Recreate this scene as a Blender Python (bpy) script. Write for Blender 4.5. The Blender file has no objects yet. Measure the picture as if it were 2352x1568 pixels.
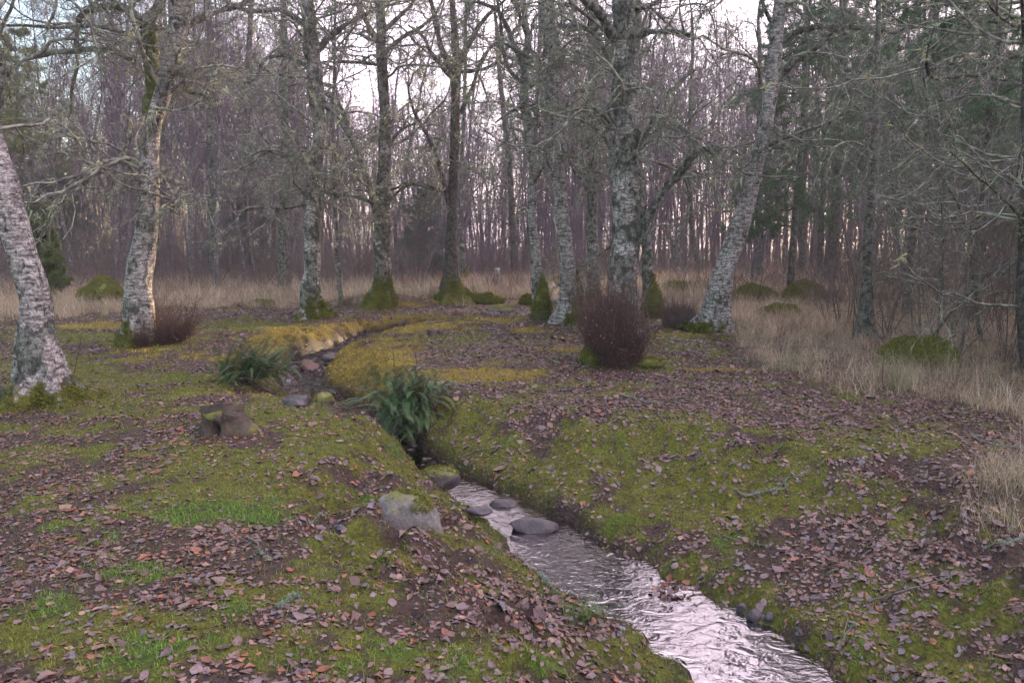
import bpy, math, random
import numpy as np
from mathutils import Vector, Matrix, Quaternion

R = math.radians
scene = bpy.context.scene
COL = scene.collection
rnd = random.Random(7)
RNG = np.random.default_rng(11)

# ------------------------------------------------------------------ camera
PITCH = R(7.0)
EYE = np.array([0.0, 0.0, 1.6])
FP = 1829.0
cam_d = bpy.data.cameras.new("camera")
cam_d.lens = 28.0; cam_d.sensor_width = 36.0; cam_d.clip_start = 0.05; cam_d.clip_end = 1000
cam = bpy.data.objects.new("camera", cam_d); COL.objects.link(cam)
cam.location = EYE; cam.rotation_euler = (R(90) - PITCH, 0, 0)
scene.camera = cam

# ------------------------------------------------------------------ sky, sun, exposure
SUN_AZ, SUN_EL = R(33), R(6.5)
scene.view_settings.view_transform = 'Standard'
scene.view_settings.look = 'None'
scene.view_settings.exposure = 2.9
scene.view_settings.gamma = 1.0
world = bpy.data.worlds.new("World"); scene.world = world; world.use_nodes = True
nt = world.node_tree; N = nt.nodes; L = nt.links
bgn = N['Background']
sky = N.new('ShaderNodeTexSky'); sky.sky_type = 'NISHITA'; sky.sun_disc = False
sky.sun_elevation = SUN_EL; sky.sun_rotation = SUN_AZ
sky.air_density = 1.0; sky.dust_density = 0.8; sky.ozone_density = 1.5
tc = N.new('ShaderNodeTexCoord')
nz = N.new('ShaderNodeTexNoise'); nz.inputs['Scale'].default_value = 1.6; nz.inputs['Detail'].default_value = 5
mp = N.new('ShaderNodeMapping'); mp.inputs['Scale'].default_value = (1, 1, 3.0)
L.new(tc.outputs['Generated'], mp.inputs['Vector']); L.new(mp.outputs[0], nz.inputs['Vector'])
# thin high cloud: absent towards the left (west of the view), present elsewhere
dotn = N.new('ShaderNodeVectorMath'); dotn.operation = 'DOT_PRODUCT'
L.new(tc.outputs['Generated'], dotn.inputs[0]); dotn.inputs[1].default_value = (0.9, 0.35, 0.35)
mr = N.new('ShaderNodeMapRange'); mr.inputs['From Min'].default_value = -0.02; mr.inputs['From Max'].default_value = 0.3
L.new(dotn.outputs['Value'], mr.inputs['Value'])
ad = N.new('ShaderNodeMath'); ad.operation = 'MULTIPLY_ADD'
L.new(nz.outputs['Fac'], ad.inputs[0]); ad.inputs[1].default_value = 0.7; ad.inputs[2].default_value = -0.3
ad2 = N.new('ShaderNodeMath'); ad2.operation = 'ADD'; ad2.use_clamp = True
L.new(mr.outputs[0], ad2.inputs[0]); L.new(ad.outputs[0], ad2.inputs[1])
ad3 = N.new('ShaderNodeMath'); ad3.operation = 'MULTIPLY'; L.new(ad2.outputs[0], ad3.inputs[0]); ad3.inputs[1].default_value = 0.9
mx = N.new('ShaderNodeMix'); mx.data_type = 'RGBA'
L.new(ad3.outputs[0], mx.inputs['Factor']); L.new(sky.outputs[0], mx.inputs['A']); mx.inputs['B'].default_value = (5.2, 4.4, 5.1, 1)
L.new(mx.outputs['Result'], bgn.inputs['Color'])
bgn.inputs['Strength'].default_value = 0.09

sund = bpy.data.lights.new("sun", 'SUN'); sund.energy = 4.0; sund.angle = R(0.6); sund.color = (1.0, 0.72, 0.42)
sun = bpy.data.objects.new("sun", sund); COL.objects.link(sun)
SUNV = Vector((math.sin(SUN_AZ) * math.cos(SUN_EL), math.cos(SUN_AZ) * math.cos(SUN_EL), math.sin(SUN_EL)))
sun.rotation_euler = SUNV.to_track_quat('Z', 'Y').to_euler(); sun.location = (20, 30, 20)
scene.cycles.max_bounces = 6; scene.cycles.diffuse_bounces = 3; scene.cycles.transparent_max_bounces = 12

# ------------------------------------------------------------------ numpy noise
_p = np.random.default_rng(3).permutation(256); _p = np.concatenate([_p, _p, _p])
_g = np.random.default_rng(4).normal(size=(256, 3)); _g /= np.linalg.norm(_g, axis=1)[:, None]

def perlin(P):
    P = np.asarray(P, float); i = np.floor(P).astype(int); f = P - i; u = f * f * f * (f * (f * 6 - 15) + 10)
    i &= 255; out = 0.0
    for dx in (0, 1):
        for dy in (0, 1):
            for dz in (0, 1):
                h = _p[_p[_p[(i[:, 0] + dx) & 255] + ((i[:, 1] + dy) & 255)] + ((i[:, 2] + dz) & 255)]
                g = _g[h]; d = f - np.array([dx, dy, dz])
                w = (u[:, 0] if dx else 1 - u[:, 0]) * (u[:, 1] if dy else 1 - u[:, 1]) * (u[:, 2] if dz else 1 - u[:, 2])
                out = out + w * (g * d).sum(1)
    return out * 1.6

def fbm(P, o=3):
    s = 0; a = 1.0; t = 0
    for k in range(o):
        s = s + a * perlin(np.asarray(P) * 2 ** k + 17.3 * k); t += a; a *= .5
    return s / t

def n2(x, y, s, o=3, off=0.0):
    x = np.asarray(x, float).ravel(); y = np.asarray(y, float).ravel()
    return fbm(np.stack([x / s, y / s, np.full_like(x, off)], 1), o)

def sstep(a, b, x):
    t = np.clip((np.asarray(x, float) - a) / (b - a), 0, 1); return t * t * (3 - 2 * t)

# ------------------------------------------------------------------ picture <-> world helpers
CT, ST = math.cos(PITCH), math.sin(PITCH)

def ray(px, py):
    u = (px - 1176) / FP; v = (784 - py) / FP
    return np.array([u, CT + v * ST, -ST + v * CT])

def at_z(px, py, z):
    d = ray(px, py); t = (z - EYE[2]) / d[2]; return EYE + d * t

def at_y(px, py, Y):
    d = ray(px, py); t = Y / d[1]; return EYE + d * t, t

def proj(x, y, z):
    x = np.asarray(x, float); dz = np.asarray(z, float) - EYE[2]
    fw = y * CT - dz * ST; up = y * ST + dz * CT; fw = np.maximum(fw, .05)
    return 1176 + FP * x / fw, 784 - FP * up / fw

# ------------------------------------------------------------------ terrain
CH = [(1900, 1800, -.50, .36, 1.0, 2.0), (1735, 1568, -.50, .31, 1.3, 2.2), (1625, 1480, -.50, .29, 1.4, 2.4), (1475, 1390, -.50, .27, 1.5, 2.5),
      (1325, 1285, -.49, .27, 1.5, 2.3), (1200, 1205, -.48, .25, 1.4, 1.9), (1110, 1145, -.47, .2, 1.2, 1.6), (1015, 1095, -.46, .15, .7, 1.3),
      (940, 1040, -.44, .13, .5, .6), (860, 985, -.42, .2, .9, .5), (765, 942, -.41, .27, 1.7, .6), (700, 905, -.40, .3, 1.0, 1.0),
      (690, 860, -.38, .3, .6, .9), (735, 820, -.36, .28, .5, .8), (800, 793, -.34, .26, .5, .8), (870, 770, -.3, .22, .5, .8),
      (960, 754, -.25, .18, .5, .8), (1080, 743, -.16, .12, .5, .7), (1200, 737, -.06, .05, .5, .6)]
CX = np.array([at_z(c[0], c[1], c[2])[:2] for c in CH]); CD = np.array([c[2:] for c in CH])

def chan(x, y):
    """distance to the stream's centre line, signed side, and the stream's data there"""
    x = np.asarray(x, float).ravel(); y = np.asarray(y, float).ravel()
    best = np.full(x.shape, 1e9); side = np.zeros(x.shape); dat = np.zeros(x.shape + (4,))
    for k in range(len(CX) - 1):
        a, b = CX[k], CX[k + 1]; ab = b - a; l2 = ab @ ab
        t = np.clip(((x - a[0]) * ab[0] + (y - a[1]) * ab[1]) / l2, 0, 1)
        qx = a[0] + t * ab[0]; qy = a[1] + t * ab[1]; d = np.hypot(x - qx, y - qy)
        m = d < best
        best = np.where(m, d, best); side = np.where(m, ab[0] * (y - a[1]) - ab[1] * (x - a[0]), side)
        dat[m] = (CD[k] + t[:, None] * (CD[k + 1] - CD[k]))[m]
    return best, side, dat

MOUNDS = []                                                # x, y, amplitude, rx, ry
def mound(px, py, amp, rx, ry):
    q = at_z(px, py, 0.0); MOUNDS.append((q[0], q[1], amp, rx, ry))
mound(600, 985, .10, 1.3, .7); mound(1000, 868, .10, 1.2, .9); mound(850, 840, .06, .9, .8); mound(640, 770, .12, 1.6, .7)
mound(870, 700, .38, 1.3, 1.0); mound(1038, 690, .32, 1.1, .9); mound(720, 725, .12, .8, .6); mound(330, 780, .10, .8, .6)
mound(100, 905, .12, .8, .5); mound(1415, 830, .10, .7, .5); mound(1640, 750, .15, 1.0, .8); mound(2040, 1020, .06, .8, .4)
mound(1700, 1080, .05, 1.5, .8); mound(1800, 690, .3, 3, 1.5); mound(2000, 660, .5, 4, 3); mound(1560, 665, .25, 2, 1.5)
mound(1300, 735, .10, .8, .8)

def H(x, y):
    shp = np.shape(x); x = np.asarray(x, float).ravel(); y = np.asarray(y, float).ravel()
    z = .07 * n2(x, y, 3.2, 2, 1) + .03 * n2(x, y, 1.1, 2, 5) + .012 * n2(x, y, .35, 2, 9)
    far = sstep(16, 26, y); z = z + far * .14 * n2(x, y, 2.2, 3, 13)
    z = z + .011 * n2(x, y, .13, 2, 15) * (y < 14)
    z = z * sstep(0, 2.5, np.hypot(x, y))
    for mx_, my_, a, rx, ry in MOUNDS:
        z = z + a * np.exp(-((x - mx_) / rx) ** 2 - ((y - my_) / ry) ** 2)
    d, s, c = chan(x, y)
    bw = np.where(s > 0, c[:, 2], c[:, 3]); hw = c[:, 1]
    wob = 1 + .4 * n2(x, y, .8, 2, 21) + .45 * n2(x, y, .25, 3, 22)
    t = np.clip((d - hw * wob) / (bw * wob), 0, 1)
    depth = z - c[:, 0]
    ex = np.where(s > 0, 1.9 - .75 * sstep(7.2, 5.8, y), 1.25); prof = .2 * sstep(0, .1, t) + .8 * (1 - (1 - t) ** ex)
    prof = np.where(d < hw * wob, 0, prof)
    up = sstep(6.5, 8.5, y)
    bed = c[:, 0] - .07 + .075 * up + (.04 + .06 * up) * n2(x, y, .22, 3, 31)
    zz = bed + (z - bed) * prof
    endk = c[:, 1] < .051
    return np.where((t < 1) & ~(endk & (d > .3)), zz, z).reshape(shp)

_ts = np.geomspace(1.5, 260, 900)
def G(px, py):
    """ground point seen at a picture position"""
    d = ray(px, py); p = EYE + _ts[:, None] * d
    below = p[:, 2] < H(p[:, 0], p[:, 1]); k = int(np.argmax(below))
    if not below[k]:
        q = EYE + d * 120; return np.array([q[0], q[1], 0.])
    lo, hi = _ts[max(k - 1, 0)], _ts[k]
    for _ in range(18):
        m = .5 * (lo + hi); q = EYE + d * m
        if q[2] < H(q[:1], q[1:2])[0]: hi = m
        else: lo = m
    q = EYE + d * hi
    return np.array([q[0], q[1], H(q[:1], q[1:2])[0]])

# ------------------------------------------------------------------ mesh helpers
def mesh(name, V, quads=None, tris=None, mat=None, attrs=None, smooth=False, polys=None):
    me = bpy.data.meshes.new(name); V = np.asarray(V, np.float32)
    q = np.zeros((0, 4), np.int32) if quads is None else np.asarray(quads, np.int32)
    t = np.zeros((0, 3), np.int32) if tris is None else np.asarray(tris, np.int32)
    me.vertices.add(len(V)); me.vertices.foreach_set('co', V.ravel())
    loops = np.concatenate([q.ravel(), t.ravel()]).astype(np.int32)
    me.loops.add(len(loops)); me.loops.foreach_set('vertex_index', loops)
    starts = np.concatenate([np.arange(len(q)) * 4, len(q) * 4 + np.arange(len(t)) * 3]).astype(np.int32)
    me.polygons.add(len(starts)); me.polygons.foreach_set('loop_start', starts)
    me.update(calc_edges=True); me.validate()
    if smooth: me.polygons.foreach_set('use_smooth', np.ones(len(me.polygons), bool))
    for k, a in (attrs or {}).items():
        a = np.asarray(a, np.float32)
        if a.ndim == 2:
            if a.shape[1] == 3: a = np.concatenate([a, np.ones((len(a), 1), np.float32)], 1)
            at = me.attributes.new(k, 'FLOAT_COLOR', 'POINT'); at.data.foreach_set('color', a.ravel())
        else:
            at = me.attributes.new(k, 'FLOAT', 'POINT'); at.data.foreach_set('value', a)
    if mat: me.materials.append(mat)
    return me

def obj(name, me, parent=None, loc=(0, 0, 0)):
    o = bpy.data.objects.new(name, me); COL.objects.link(o)
    if parent is not None: o.parent = parent
    o.location = loc
    return o

def tag(o, label=None, cat=None, group=None, kind=None):
    if label: o['label'] = label
    if cat: o['category'] = cat
    if group: o['group'] = group
    if kind: o['kind'] = kind
    return o

def root(name, loc, label, cat, group=None, rz=0.0):
    o = bpy.data.objects.new(name, None); COL.objects.link(o); o.location = loc; o.rotation_euler = (0, 0, rz)
    o.empty_display_size = .2
    return tag(o, label, cat, group)

def copy_tree(o, parent=None):
    c = o.copy(); COL.objects.link(c)
    if parent is not None: c.parent = parent
    for ch in list(o.children): copy_tree(ch, c)
    return c

def tubes(polys, sides=3):
    """polys: list of (points Nx3, radii N). Vectorised; returns V, quads, index of poly per vertex"""
    ns = np.array([len(p[1]) for p in polys]); P = np.concatenate([p[0] for p in polys]); Rr = np.concatenate([p[1] for p in polys])
    st = np.concatenate([[0], np.cumsum(ns)[:-1]]); en = st + ns - 1
    pid = np.repeat(np.arange(len(ns)), ns); T = np.zeros_like(P)
    prv = np.maximum(np.arange(len(P)) - 1, st[pid]); nxt = np.minimum(np.arange(len(P)) + 1, en[pid])
    T = P[nxt] - P[prv]; T /= np.linalg.norm(T, axis=1)[:, None] + 1e-9
    ref = np.cross(T[st], np.array([.31, .22, .92])); ref2 = np.cross(T[st], [1., .1, 0]); bad = np.linalg.norm(ref, axis=1) < .25
    ref[bad] = ref2[bad]; ref /= np.linalg.norm(ref, axis=1)[:, None] + 1e-9
    A = ref[pid]; A = A - T * (A * T).sum(1)[:, None]; A /= np.linalg.norm(A, axis=1)[:, None] + 1e-9; B = np.cross(T, A)
    ph = np.arange(sides) * 2 * np.pi / sides
    V = P[:, None, :] + Rr[:, None, None] * (np.cos(ph)[None, :, None] * A[:, None, :] + np.sin(ph)[None, :, None] * B[:, None, :])
    i0 = np.array([i for i in range(len(P))]); i0 = i0[i0 != en[pid]]
    j = np.arange(sides); j2 = (j + 1) % sides
    Q = np.stack([i0[:, None] * sides + j, i0[:, None] * sides + j2, (i0[:, None] + 1) * sides + j2, (i0[:, None] + 1) * sides + j], -1).reshape(-1, 4)
    return V.reshape(-1, 3), Q, np.repeat(pid, sides)

def merge(parts):
    """list of (V, quads, tris, attr dict) -> one"""
    Vs, Qs, Ts, o = [], [], [], 0; at = {}
    for V, q, t, a in parts:
        Vs.append(V)
        if q is not None and len(q): Qs.append(np.asarray(q) + o)
        if t is not None and len(t): Ts.append(np.asarray(t) + o)
        for k, v in a.items(): at.setdefault(k, []).append(v)
        o += len(V)
    return np.concatenate(Vs), (np.concatenate(Qs) if Qs else None), (np.concatenate(Ts) if Ts else None), {k: np.concatenate(v) for k, v in at.items()}

# ------------------------------------------------------------------ materials
def newmat(name):
    m = bpy.data.materials.new(name); m.use_nodes = True
    return m, m.node_tree.nodes, m.node_tree.links, m.node_tree.nodes['Principled BSDF']

def attr(N, name):
    a = N.new('ShaderNodeAttribute'); a.attribute_name = name; return a

def noise(N, L, scale, detail=4, vec=None, rough=.55):
    n = N.new('ShaderNodeTexNoise'); n.inputs['Scale'].default_value = scale; n.inputs['Detail'].default_value = detail
    n.inputs['Roughness'].default_value = rough
    if vec is not None: L.new(vec, n.inputs['Vector'])
    return n

def ramp(N, L, fac, stops):
    r = N.new('ShaderNodeValToRGB'); e = r.color_ramp.elements
    while len(e) < len(stops): e.new(.5)
    for k, (p, c) in enumerate(stops): e[k].position = p; e[k].color = tuple(c) + (1,) if len(c) == 3 else c
    L.new(fac, r.inputs['Fac']); return r

def mixc(N, L, fac, a, b, mode='MIX'):
    m = N.new('ShaderNodeMix'); m.data_type = 'RGBA'; m.blend_type = mode
    for s, v in (('Factor', fac), ('A', a), ('B', b)):
        if isinstance(v, (int, float)): m.inputs[s].default_value = v
        elif isinstance(v, tuple): m.inputs[s].default_value = v + (1,) if len(v) == 3 else v
        else: L.new(v, m.inputs[s])
    return m.outputs['Result']

def math_(N, L, op, a, b=None, clamp=False):
    m = N.new('ShaderNodeMath'); m.operation = op; m.use_clamp = clamp
    for k, v in enumerate((a, b)):
        if v is None: continue
        if isinstance(v, (int, float)): m.inputs[k].default_value = v
        else: L.new(v, m.inputs[k])
    return m.outputs[0]

def vmap(N, L, scale, coord='Object'):
    t = N.new('ShaderNodeTexCoord'); m = N.new('ShaderNodeMapping'); m.inputs['Scale'].default_value = scale
    L.new(t.outputs[coord], m.inputs['Vector']); return m.outputs[0]

def bump(N, L, b, h, strength, dist):
    n = N.new('ShaderNodeBump'); n.inputs['Strength'].default_value = strength; n.inputs['Distance'].default_value = dist
    L.new(h, n.inputs['Height']); L.new(n.outputs[0], b.inputs['Normal'])

def mat_col(name, rough=.7, trans=0.0, var=.25, vscale=40):
    """colour of each leaf or blade comes from the mesh, with fine mottling"""
    m, N, L, b = newmat(name); a = attr(N, 'col')
    nn = noise(N, L, vscale, 3, vmap(N, L, (1, 1, 1)))
    k = N.new('ShaderNodeMapRange'); k.inputs['To Min'].default_value = 1 - var; k.inputs['To Max'].default_value = 1 + var
    k.inputs['From Min'].default_value = .3; k.inputs['From Max'].default_value = .7
    L.new(nn.outputs['Fac'], k.inputs['Value'])
    vm = N.new('ShaderNodeVectorMath'); vm.operation = 'SCALE'; L.new(a.outputs['Color'], vm.inputs[0]); L.new(k.outputs[0], vm.inputs['Scale'])
    L.new(vm.outputs[0], b.inputs['Base Color']); b.inputs['Roughness'].default_value = rough
    if trans:
        tr = N.new('ShaderNodeBsdfTranslucent'); L.new(vm.outputs[0], tr.inputs['Color'])
        ms = N.new('ShaderNodeMixShader'); ms.inputs[0].default_value = trans
        L.new(b.outputs[0], ms.inputs[1]); L.new(tr.outputs[0], ms.inputs[2]); L.new(ms.outputs[0], N['Material Output'].inputs['Surface'])
    return m

def mat_bark(name, white=.4, base=(.13, .13, .11), lich=(.24, .26, .21), scale=1.0, dark=(.035, .03, .028)):
    m, N, L, b = newmat(name)
    v1 = vmap(N, L, (4 * scale, 4 * scale, 13 * scale)); v2 = vmap(N, L, (11 * scale, 11 * scale, 4.2 * scale)); v3 = vmap(N, L, (1, 1, 1))
    streak = noise(N, L, 2.2, 8, v1, .75); fis = noise(N, L, 1.5, 6, v2, .65); patch = noise(N, L, 2.3, 4, v3, .6); fine = noise(N, L, 45, 5, v3, .7)
    lpatch = noise(N, L, 9, 5, v3, .65)
    c = mixc(N, L, ramp(N, L, lpatch.outputs['Fac'], [(.44, (0, 0, 0)), (.54, (1, 1, 1))]).outputs[0], base, lich)
    # papery white bark broken into horizontal bands
    w = ramp(N, L, streak.outputs['Fac'], [(.38, (.09, .08, .07)), (.47, (.30, .27, .255)), (.58, (.66, .62, .60))]).outputs[0]
    wa = attr(N, 'white')
    wm = math_(N, L, 'ADD', math_(N, L, 'MULTIPLY', patch.outputs['Fac'], 1.0), math_(N, L, 'MULTIPLY', wa.outputs['Fac'], .55))
    wf = ramp(N, L, wm, [(.72 - .28 * white, (0, 0, 0)), (.76 - .28 * white, (1, 1, 1))]).outputs[0]
    wf2 = math_(N, L, 'MULTIPLY', wf, 1.0 if white > 0 else 0.0)
    c = mixc(N, L, wf2, c, w)
    f = ramp(N, L, fis.outputs['Fac'], [(.36, (1, 1, 1)), (.47, (0, 0, 0))]).outputs[0]
    c = mixc(N, L, math_(N, L, 'MULTIPLY', f, .85), c, dark)
    c = mixc(N, L, .8, c, ramp(N, L, fine.outputs['Fac'], [(.36, (.22, .22, .22)), (.6, (1.1, 1.1, 1.1))]).outputs[0], 'MULTIPLY')
    ma = attr(N, 'moss'); mn = noise(N, L, 11, 5, v3, .7)
    mf = ramp(N, L, math_(N, L, 'ADD', ma.outputs['Fac'], math_(N, L, 'MULTIPLY', mn.outputs['Fac'], .9)), [(.78, (0, 0, 0)), (.98, (1, 1, 1))]).outputs[0]
    mc = ramp(N, L, fine.outputs['Fac'], [(.3, (.035, .045, .008)), (.7, (.16, .16, .025))]).outputs[0]
    c = mixc(N, L, mf, c, mc)
    L.new(c, b.inputs['Base Color']); b.inputs['Roughness'].default_value = .85; b.inputs['Specular IOR Level'].default_value = .25
    h = math_(N, L, 'ADD', math_(N, L, 'MULTIPLY', fis.outputs['Fac'], 1.3), math_(N, L, 'ADD', math_(N, L, 'MULTIPLY', streak.outputs['Fac'], .5), math_(N, L, 'MULTIPLY', fine.outputs['Fac'], .5)))
    bump(N, L, b, h, 1.0, .045)
    return m

BIRCH = mat_bark('birch_bark', .5, (.10, .10, .085), (.26, .275, .235))
BIRCH_OLD = mat_bark('old_birch_bark', .32, (.085, .085, .072), (.25, .265, .225))
GREY = mat_bark('grey_bark', .14, (.085, .08, .068), (.22, .225, .185))
DARKBARK = mat_bark('dark_bark', 0, (.085, .07, .062), (.14, .14, .12))
FARBARK = mat_bark('far_bark', .25, (.15, .13, .14), (.22, .21, .21), .8)

def mat_twig(name, c1, c2, scale=14, thr=(.45, .6)):
    m, N, L, b = newmat(name); v = vmap(N, L, (1, 1, 1)); n = noise(N, L, scale, 4, v)
    L.new(ramp(N, L, n.outputs['Fac'], [(thr[0], c1), (thr[1], c2)]).outputs[0], b.inputs['Base Color']); b.inputs['Roughness'].default_value = .8
    return m
TWIG = mat_twig('lichen_twig', (.10, .085, .082), (.27, .29, .22), 9)
FARTWIG = mat_twig('far_twig', (.10, .07, .09), (.15, .115, .14), 1.5)
THICKTWIG = mat_twig('thicket_twig', (.10, .075, .06), (.17, .15, .125), 6)
REDTWIG = mat_twig('red_twig', (.055, .03, .028), (.11, .062, .052), 25)
HEATHTWIG = mat_twig('heath_twig', (.11, .075, .07), (.19, .145, .135), .8)
LICHEN = mat_col('lichen', .9, .4, .2, 60)
LEAFM = mat_col('dead_leaf', .42, .1, .3, 90)
MOSSF = mat_col('moss_fuzz', .8, .25, .15, 30)
GRASSM = mat_col('grass_blade', .6, .3, .2, 12)
NEEDLE = mat_col('needles', .6, .15, .25, 3)
FERNM = mat_col('fern_leaf', .45, .2, .25, 30)

# ground
def mat_ground():
    m, N, L, b = newmat('ground'); v = vmap(N, L, (1, 1, 1)); a = attr(N, 'col')
    n1 = noise(N, L, 38, 6, v, .7); n2_ = noise(N, L, 5, 4, v, .6)
    vo = N.new('ShaderNodeTexVoronoi'); vo.inputs['Scale'].default_value = 42; L.new(v, vo.inputs['Vector'])
    c = mixc(N, L, .8, a.outputs['Color'], ramp(N, L, n1.outputs['Fac'], [(.32, (.22, .2, .2)), (.66, (1.0, 1.0, 1.0))]).outputs[0], 'MULTIPLY')
    n3 = noise(N, L, 13, 5, v, .7); c = mixc(N, L, ramp(N, L, n3.outputs['Fac'], [(.5, (0, 0, 0)), (.6, (.75, .75, .75))]).outputs[0], c, (.06, .042, .03))
    lf = attr(N, 'litter')
    lc = ramp(N, L, vo.outputs['Color'], [(.1, (.035, .02, .018)), (.45, (.075, .052, .054)), (.62, (.10, .07, .074)), (.8, (.12, .05, .028)), (1, (.16, .115, .105))]).outputs[0]
    c = mixc(N, L, lf.outputs['Fac'], c, lc)
    c = mixc(N, L, .35, c, ramp(N, L, n2_.outputs['Fac'], [(.3, (.45, .45, .45)), (.65, (1, 1, 1))]).outputs[0], 'MULTIPLY')
    L.new(c, b.inputs['Base Color'])
    w = attr(N, 'wet'); r = N.new('ShaderNodeMapRange'); r.inputs['To Min'].default_value = .9; r.inputs['To Max'].default_value = .55; L.new(w.outputs['Fac'], r.inputs['Value'])
    L.new(r.outputs[0], b.inputs['Roughness']); b.inputs['Specular IOR Level'].default_value = .2
    bump(N, L, b, math_(N, L, 'ADD', n1.outputs['Fac'], math_(N, L, 'MULTIPLY', vo.outputs['Distance'], -.6)), .9, .035)
    return m

# ------------------------------------------------------------------ ground cover masks (authored where the photo has them, stored on the ground itself)
def ell(px, py, L_):
    s = np.zeros(px.shape)
    for (cx, cy, rx, ry, a) in L_:
        s = np.maximum(s, a * np.exp(-(((px - cx) / rx) ** 2 + ((py - cy) / ry) ** 2) ** 1.3))
    return s
GOLD = [(690, 775, 120, 26, 1), (900, 748, 190, 14, 1), (1110, 735, 120, 9, 1), (1000, 727, 200, 8, .6), (850, 835, 125, 62, 1), (775, 868, 60, 45, .9), (930, 895, 110, 22, .6), (820, 900, 60, 30, .7), (1060, 862, 190, 20, 1), (930, 800, 60, 20, .6),
        (1210, 758, 50, 8, .9), (1290, 800, 55, 8, 1), (620, 800, 90, 20, .7), (230, 748, 150, 9, .8), (1640, 848, 80, 6, .8), (1560, 765, 70, 14, .5), (900, 700, 90, 14, .7), (1050, 690, 90, 12, .7),
        (1350, 770, 60, 10, .4), (450, 820, 180, 20, .45), (300, 800, 90, 14, .5), (560, 905, 120, 12, .5)]
MOSSL = [(420, 880, 330, 34, .5), (130, 850, 220, 40, .5), (190, 775, 220, 16, .6), (560, 750, 160, 16, .5), (900, 900, 150, 30, .5), (1000, 780, 200, 16, .35), (1450, 1000, 420, 60, .4), (1100, 1060, 120, 50, .5), (250, 1030, 260, 40, .35), (800, 1250, 120, 50, .4),(640, 950, 150, 35, .8), (750, 1010, 140, 60, .8), (900, 1070, 120, 50, .5), (1560, 1060, 330, 70, .6), (1700, 1120, 260, 80, .75), (2040, 1020, 150, 32, 1), (1850, 1030, 200, 30, .5), (1650, 1195, 120, 30, .8), (1340, 1040, 160, 80, .6),
         (1090, 950, 130, 35, .6), (520, 1130, 260, 70, .75), (330, 1470, 330, 80, .6), (130, 1460, 150, 60, .6), (330, 790, 110, 22, .7), (100, 920, 170, 20, .8), (250, 930, 160, 30, .6), (60, 985, 120, 14, .6), (1640, 750, 80, 20, .8),
         (1450, 830, 130, 16, .5), (1530, 780, 90, 25, .4), (1720, 880, 90, 18, .3), (1250, 900, 160, 20, .3), (2080, 1200, 60, 60, .4), (2150, 1450, 200, 90, .35), (700, 1360, 300, 60, .35), (1250, 1500, 250, 60, .5), (900, 1500, 200, 60, .4)]
GREEN = [(330, 1310, 200, 40, .7), (60, 1380, 120, 50, .7), (420, 1520, 260, 40, .7), (300, 1120, 220, 30, .5), (720, 1240, 90, 40, .6), (1000, 1480, 200, 50, .6), (1300, 1530, 160, 40, .8), (1450, 1210, 200, 40, .5), (2150, 1400, 160, 70, .45), (1950, 1500, 160, 50, .5), (1250, 1010, 200, 50, .4), (820, 1120, 120, 40, .5), (520, 1190, 230, 45, 1), (640, 1170, 100, 40, .8), (100, 1215, 80, 14, .7), (250, 1230, 160, 40, .45), (560, 1410, 160, 40, .6), (150, 1400, 200, 40, .4), (1180, 1520, 220, 50, .7), (800, 1540, 300, 40, .4), (1600, 1250, 120, 40, .4), (1380, 1200, 100, 40, .3),
         (1350, 1100, 120, 40, .25), (480, 1490, 250, 60, .4), (420, 880, 150, 40, .25)]
YB = np.array([(-900, 745), (0, 737), (250, 727), (300, 712), (500, 710), (690, 702), (830, 694), (1000, 692), (1250, 692), (1400, 690), (1500, 700), (1600, 722), (1680, 765), (1720, 845), (1900, 900), (2050, 918), (2200, 940), (2352, 975), (3000, 1250)], float)

def masks(x, y, z):
    px, py = proj(x, y, z)
    d, s, c = chan(x, y)
    nA = n2(x, y, .55, 3, 41); nB = n2(x, y, .16, 2, 43); nC = n2(x, y, 1.3, 2, 47)
    gold = np.clip(ell(px, py, GOLD) * 1.2 + .8 * nA + .5 * nB - .14, 0, 1) * (ell(px, py, GOLD) > .02)
    moss = np.clip(ell(px, py, MOSSL) * 1.15 + 1.0 * nA + .6 * nB + .2 + .35 * np.exp(-((d - c[:, 1] - .15) / .25) ** 2) * (y < 10), 0, 1)
    green = np.clip(ell(px, py, GREEN) + .9 * nA + .7 * nB - .25, 0, 1) * (ell(px, py, GREEN) > .03)
    yb = np.interp(px, YB[:, 0], YB[:, 1]) + 18 * nC
    dry = sstep(6, -14, py - yb) * (y > 3)
    dry = np.maximum(dry, ell(px, py, [(2370, 1120, 75, 110, 1)]))
    wet = sstep(.16, .0, d - c[:, 1]) * (c[:, 1] > .06)
    return dict(px=px, py=py, gold=gold, moss=moss, green=green, dry=dry, wet=wet, d=d, hw=c[:, 1], nA=nA, nB=nB, nC=nC)

def lerp(a, b, t): return a + (b - a) * t[:, None]

def ground_cols(x, y, z):
    k = masks(x, y, z); n = len(x)
    c = np.tile(np.array([.075, .058, .04]), (n, 1))
    c = lerp(c, np.array([.165, .175, .03]), sstep(.25, .6, k['moss']))
    c = lerp(c, np.array([.10, .17, .025]), sstep(.2, .7, k['green']))
    c = lerp(c, np.array([.27, .205, .035]), sstep(.15, .6, k['gold']))
    c = lerp(c, np.array([.15, .115, .08]), k['dry'] * .85)
    c = lerp(c, np.array([.035, .024, .02]), k['wet'])
    c = lerp(c, np.array([.10, .07, .065]), sstep(24, 32, y))
    lit = (1 - sstep(.2, .55, k['moss'])) * (1 - sstep(.15, .5, k['gold'])) * (1 - sstep(.2, .6, k['green'])) * (1 - k['dry'] * .8) * (1 - k['wet']) * (.65 + .35 * sstep(5, 9, y))
    return c, lit * .9, k

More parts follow.
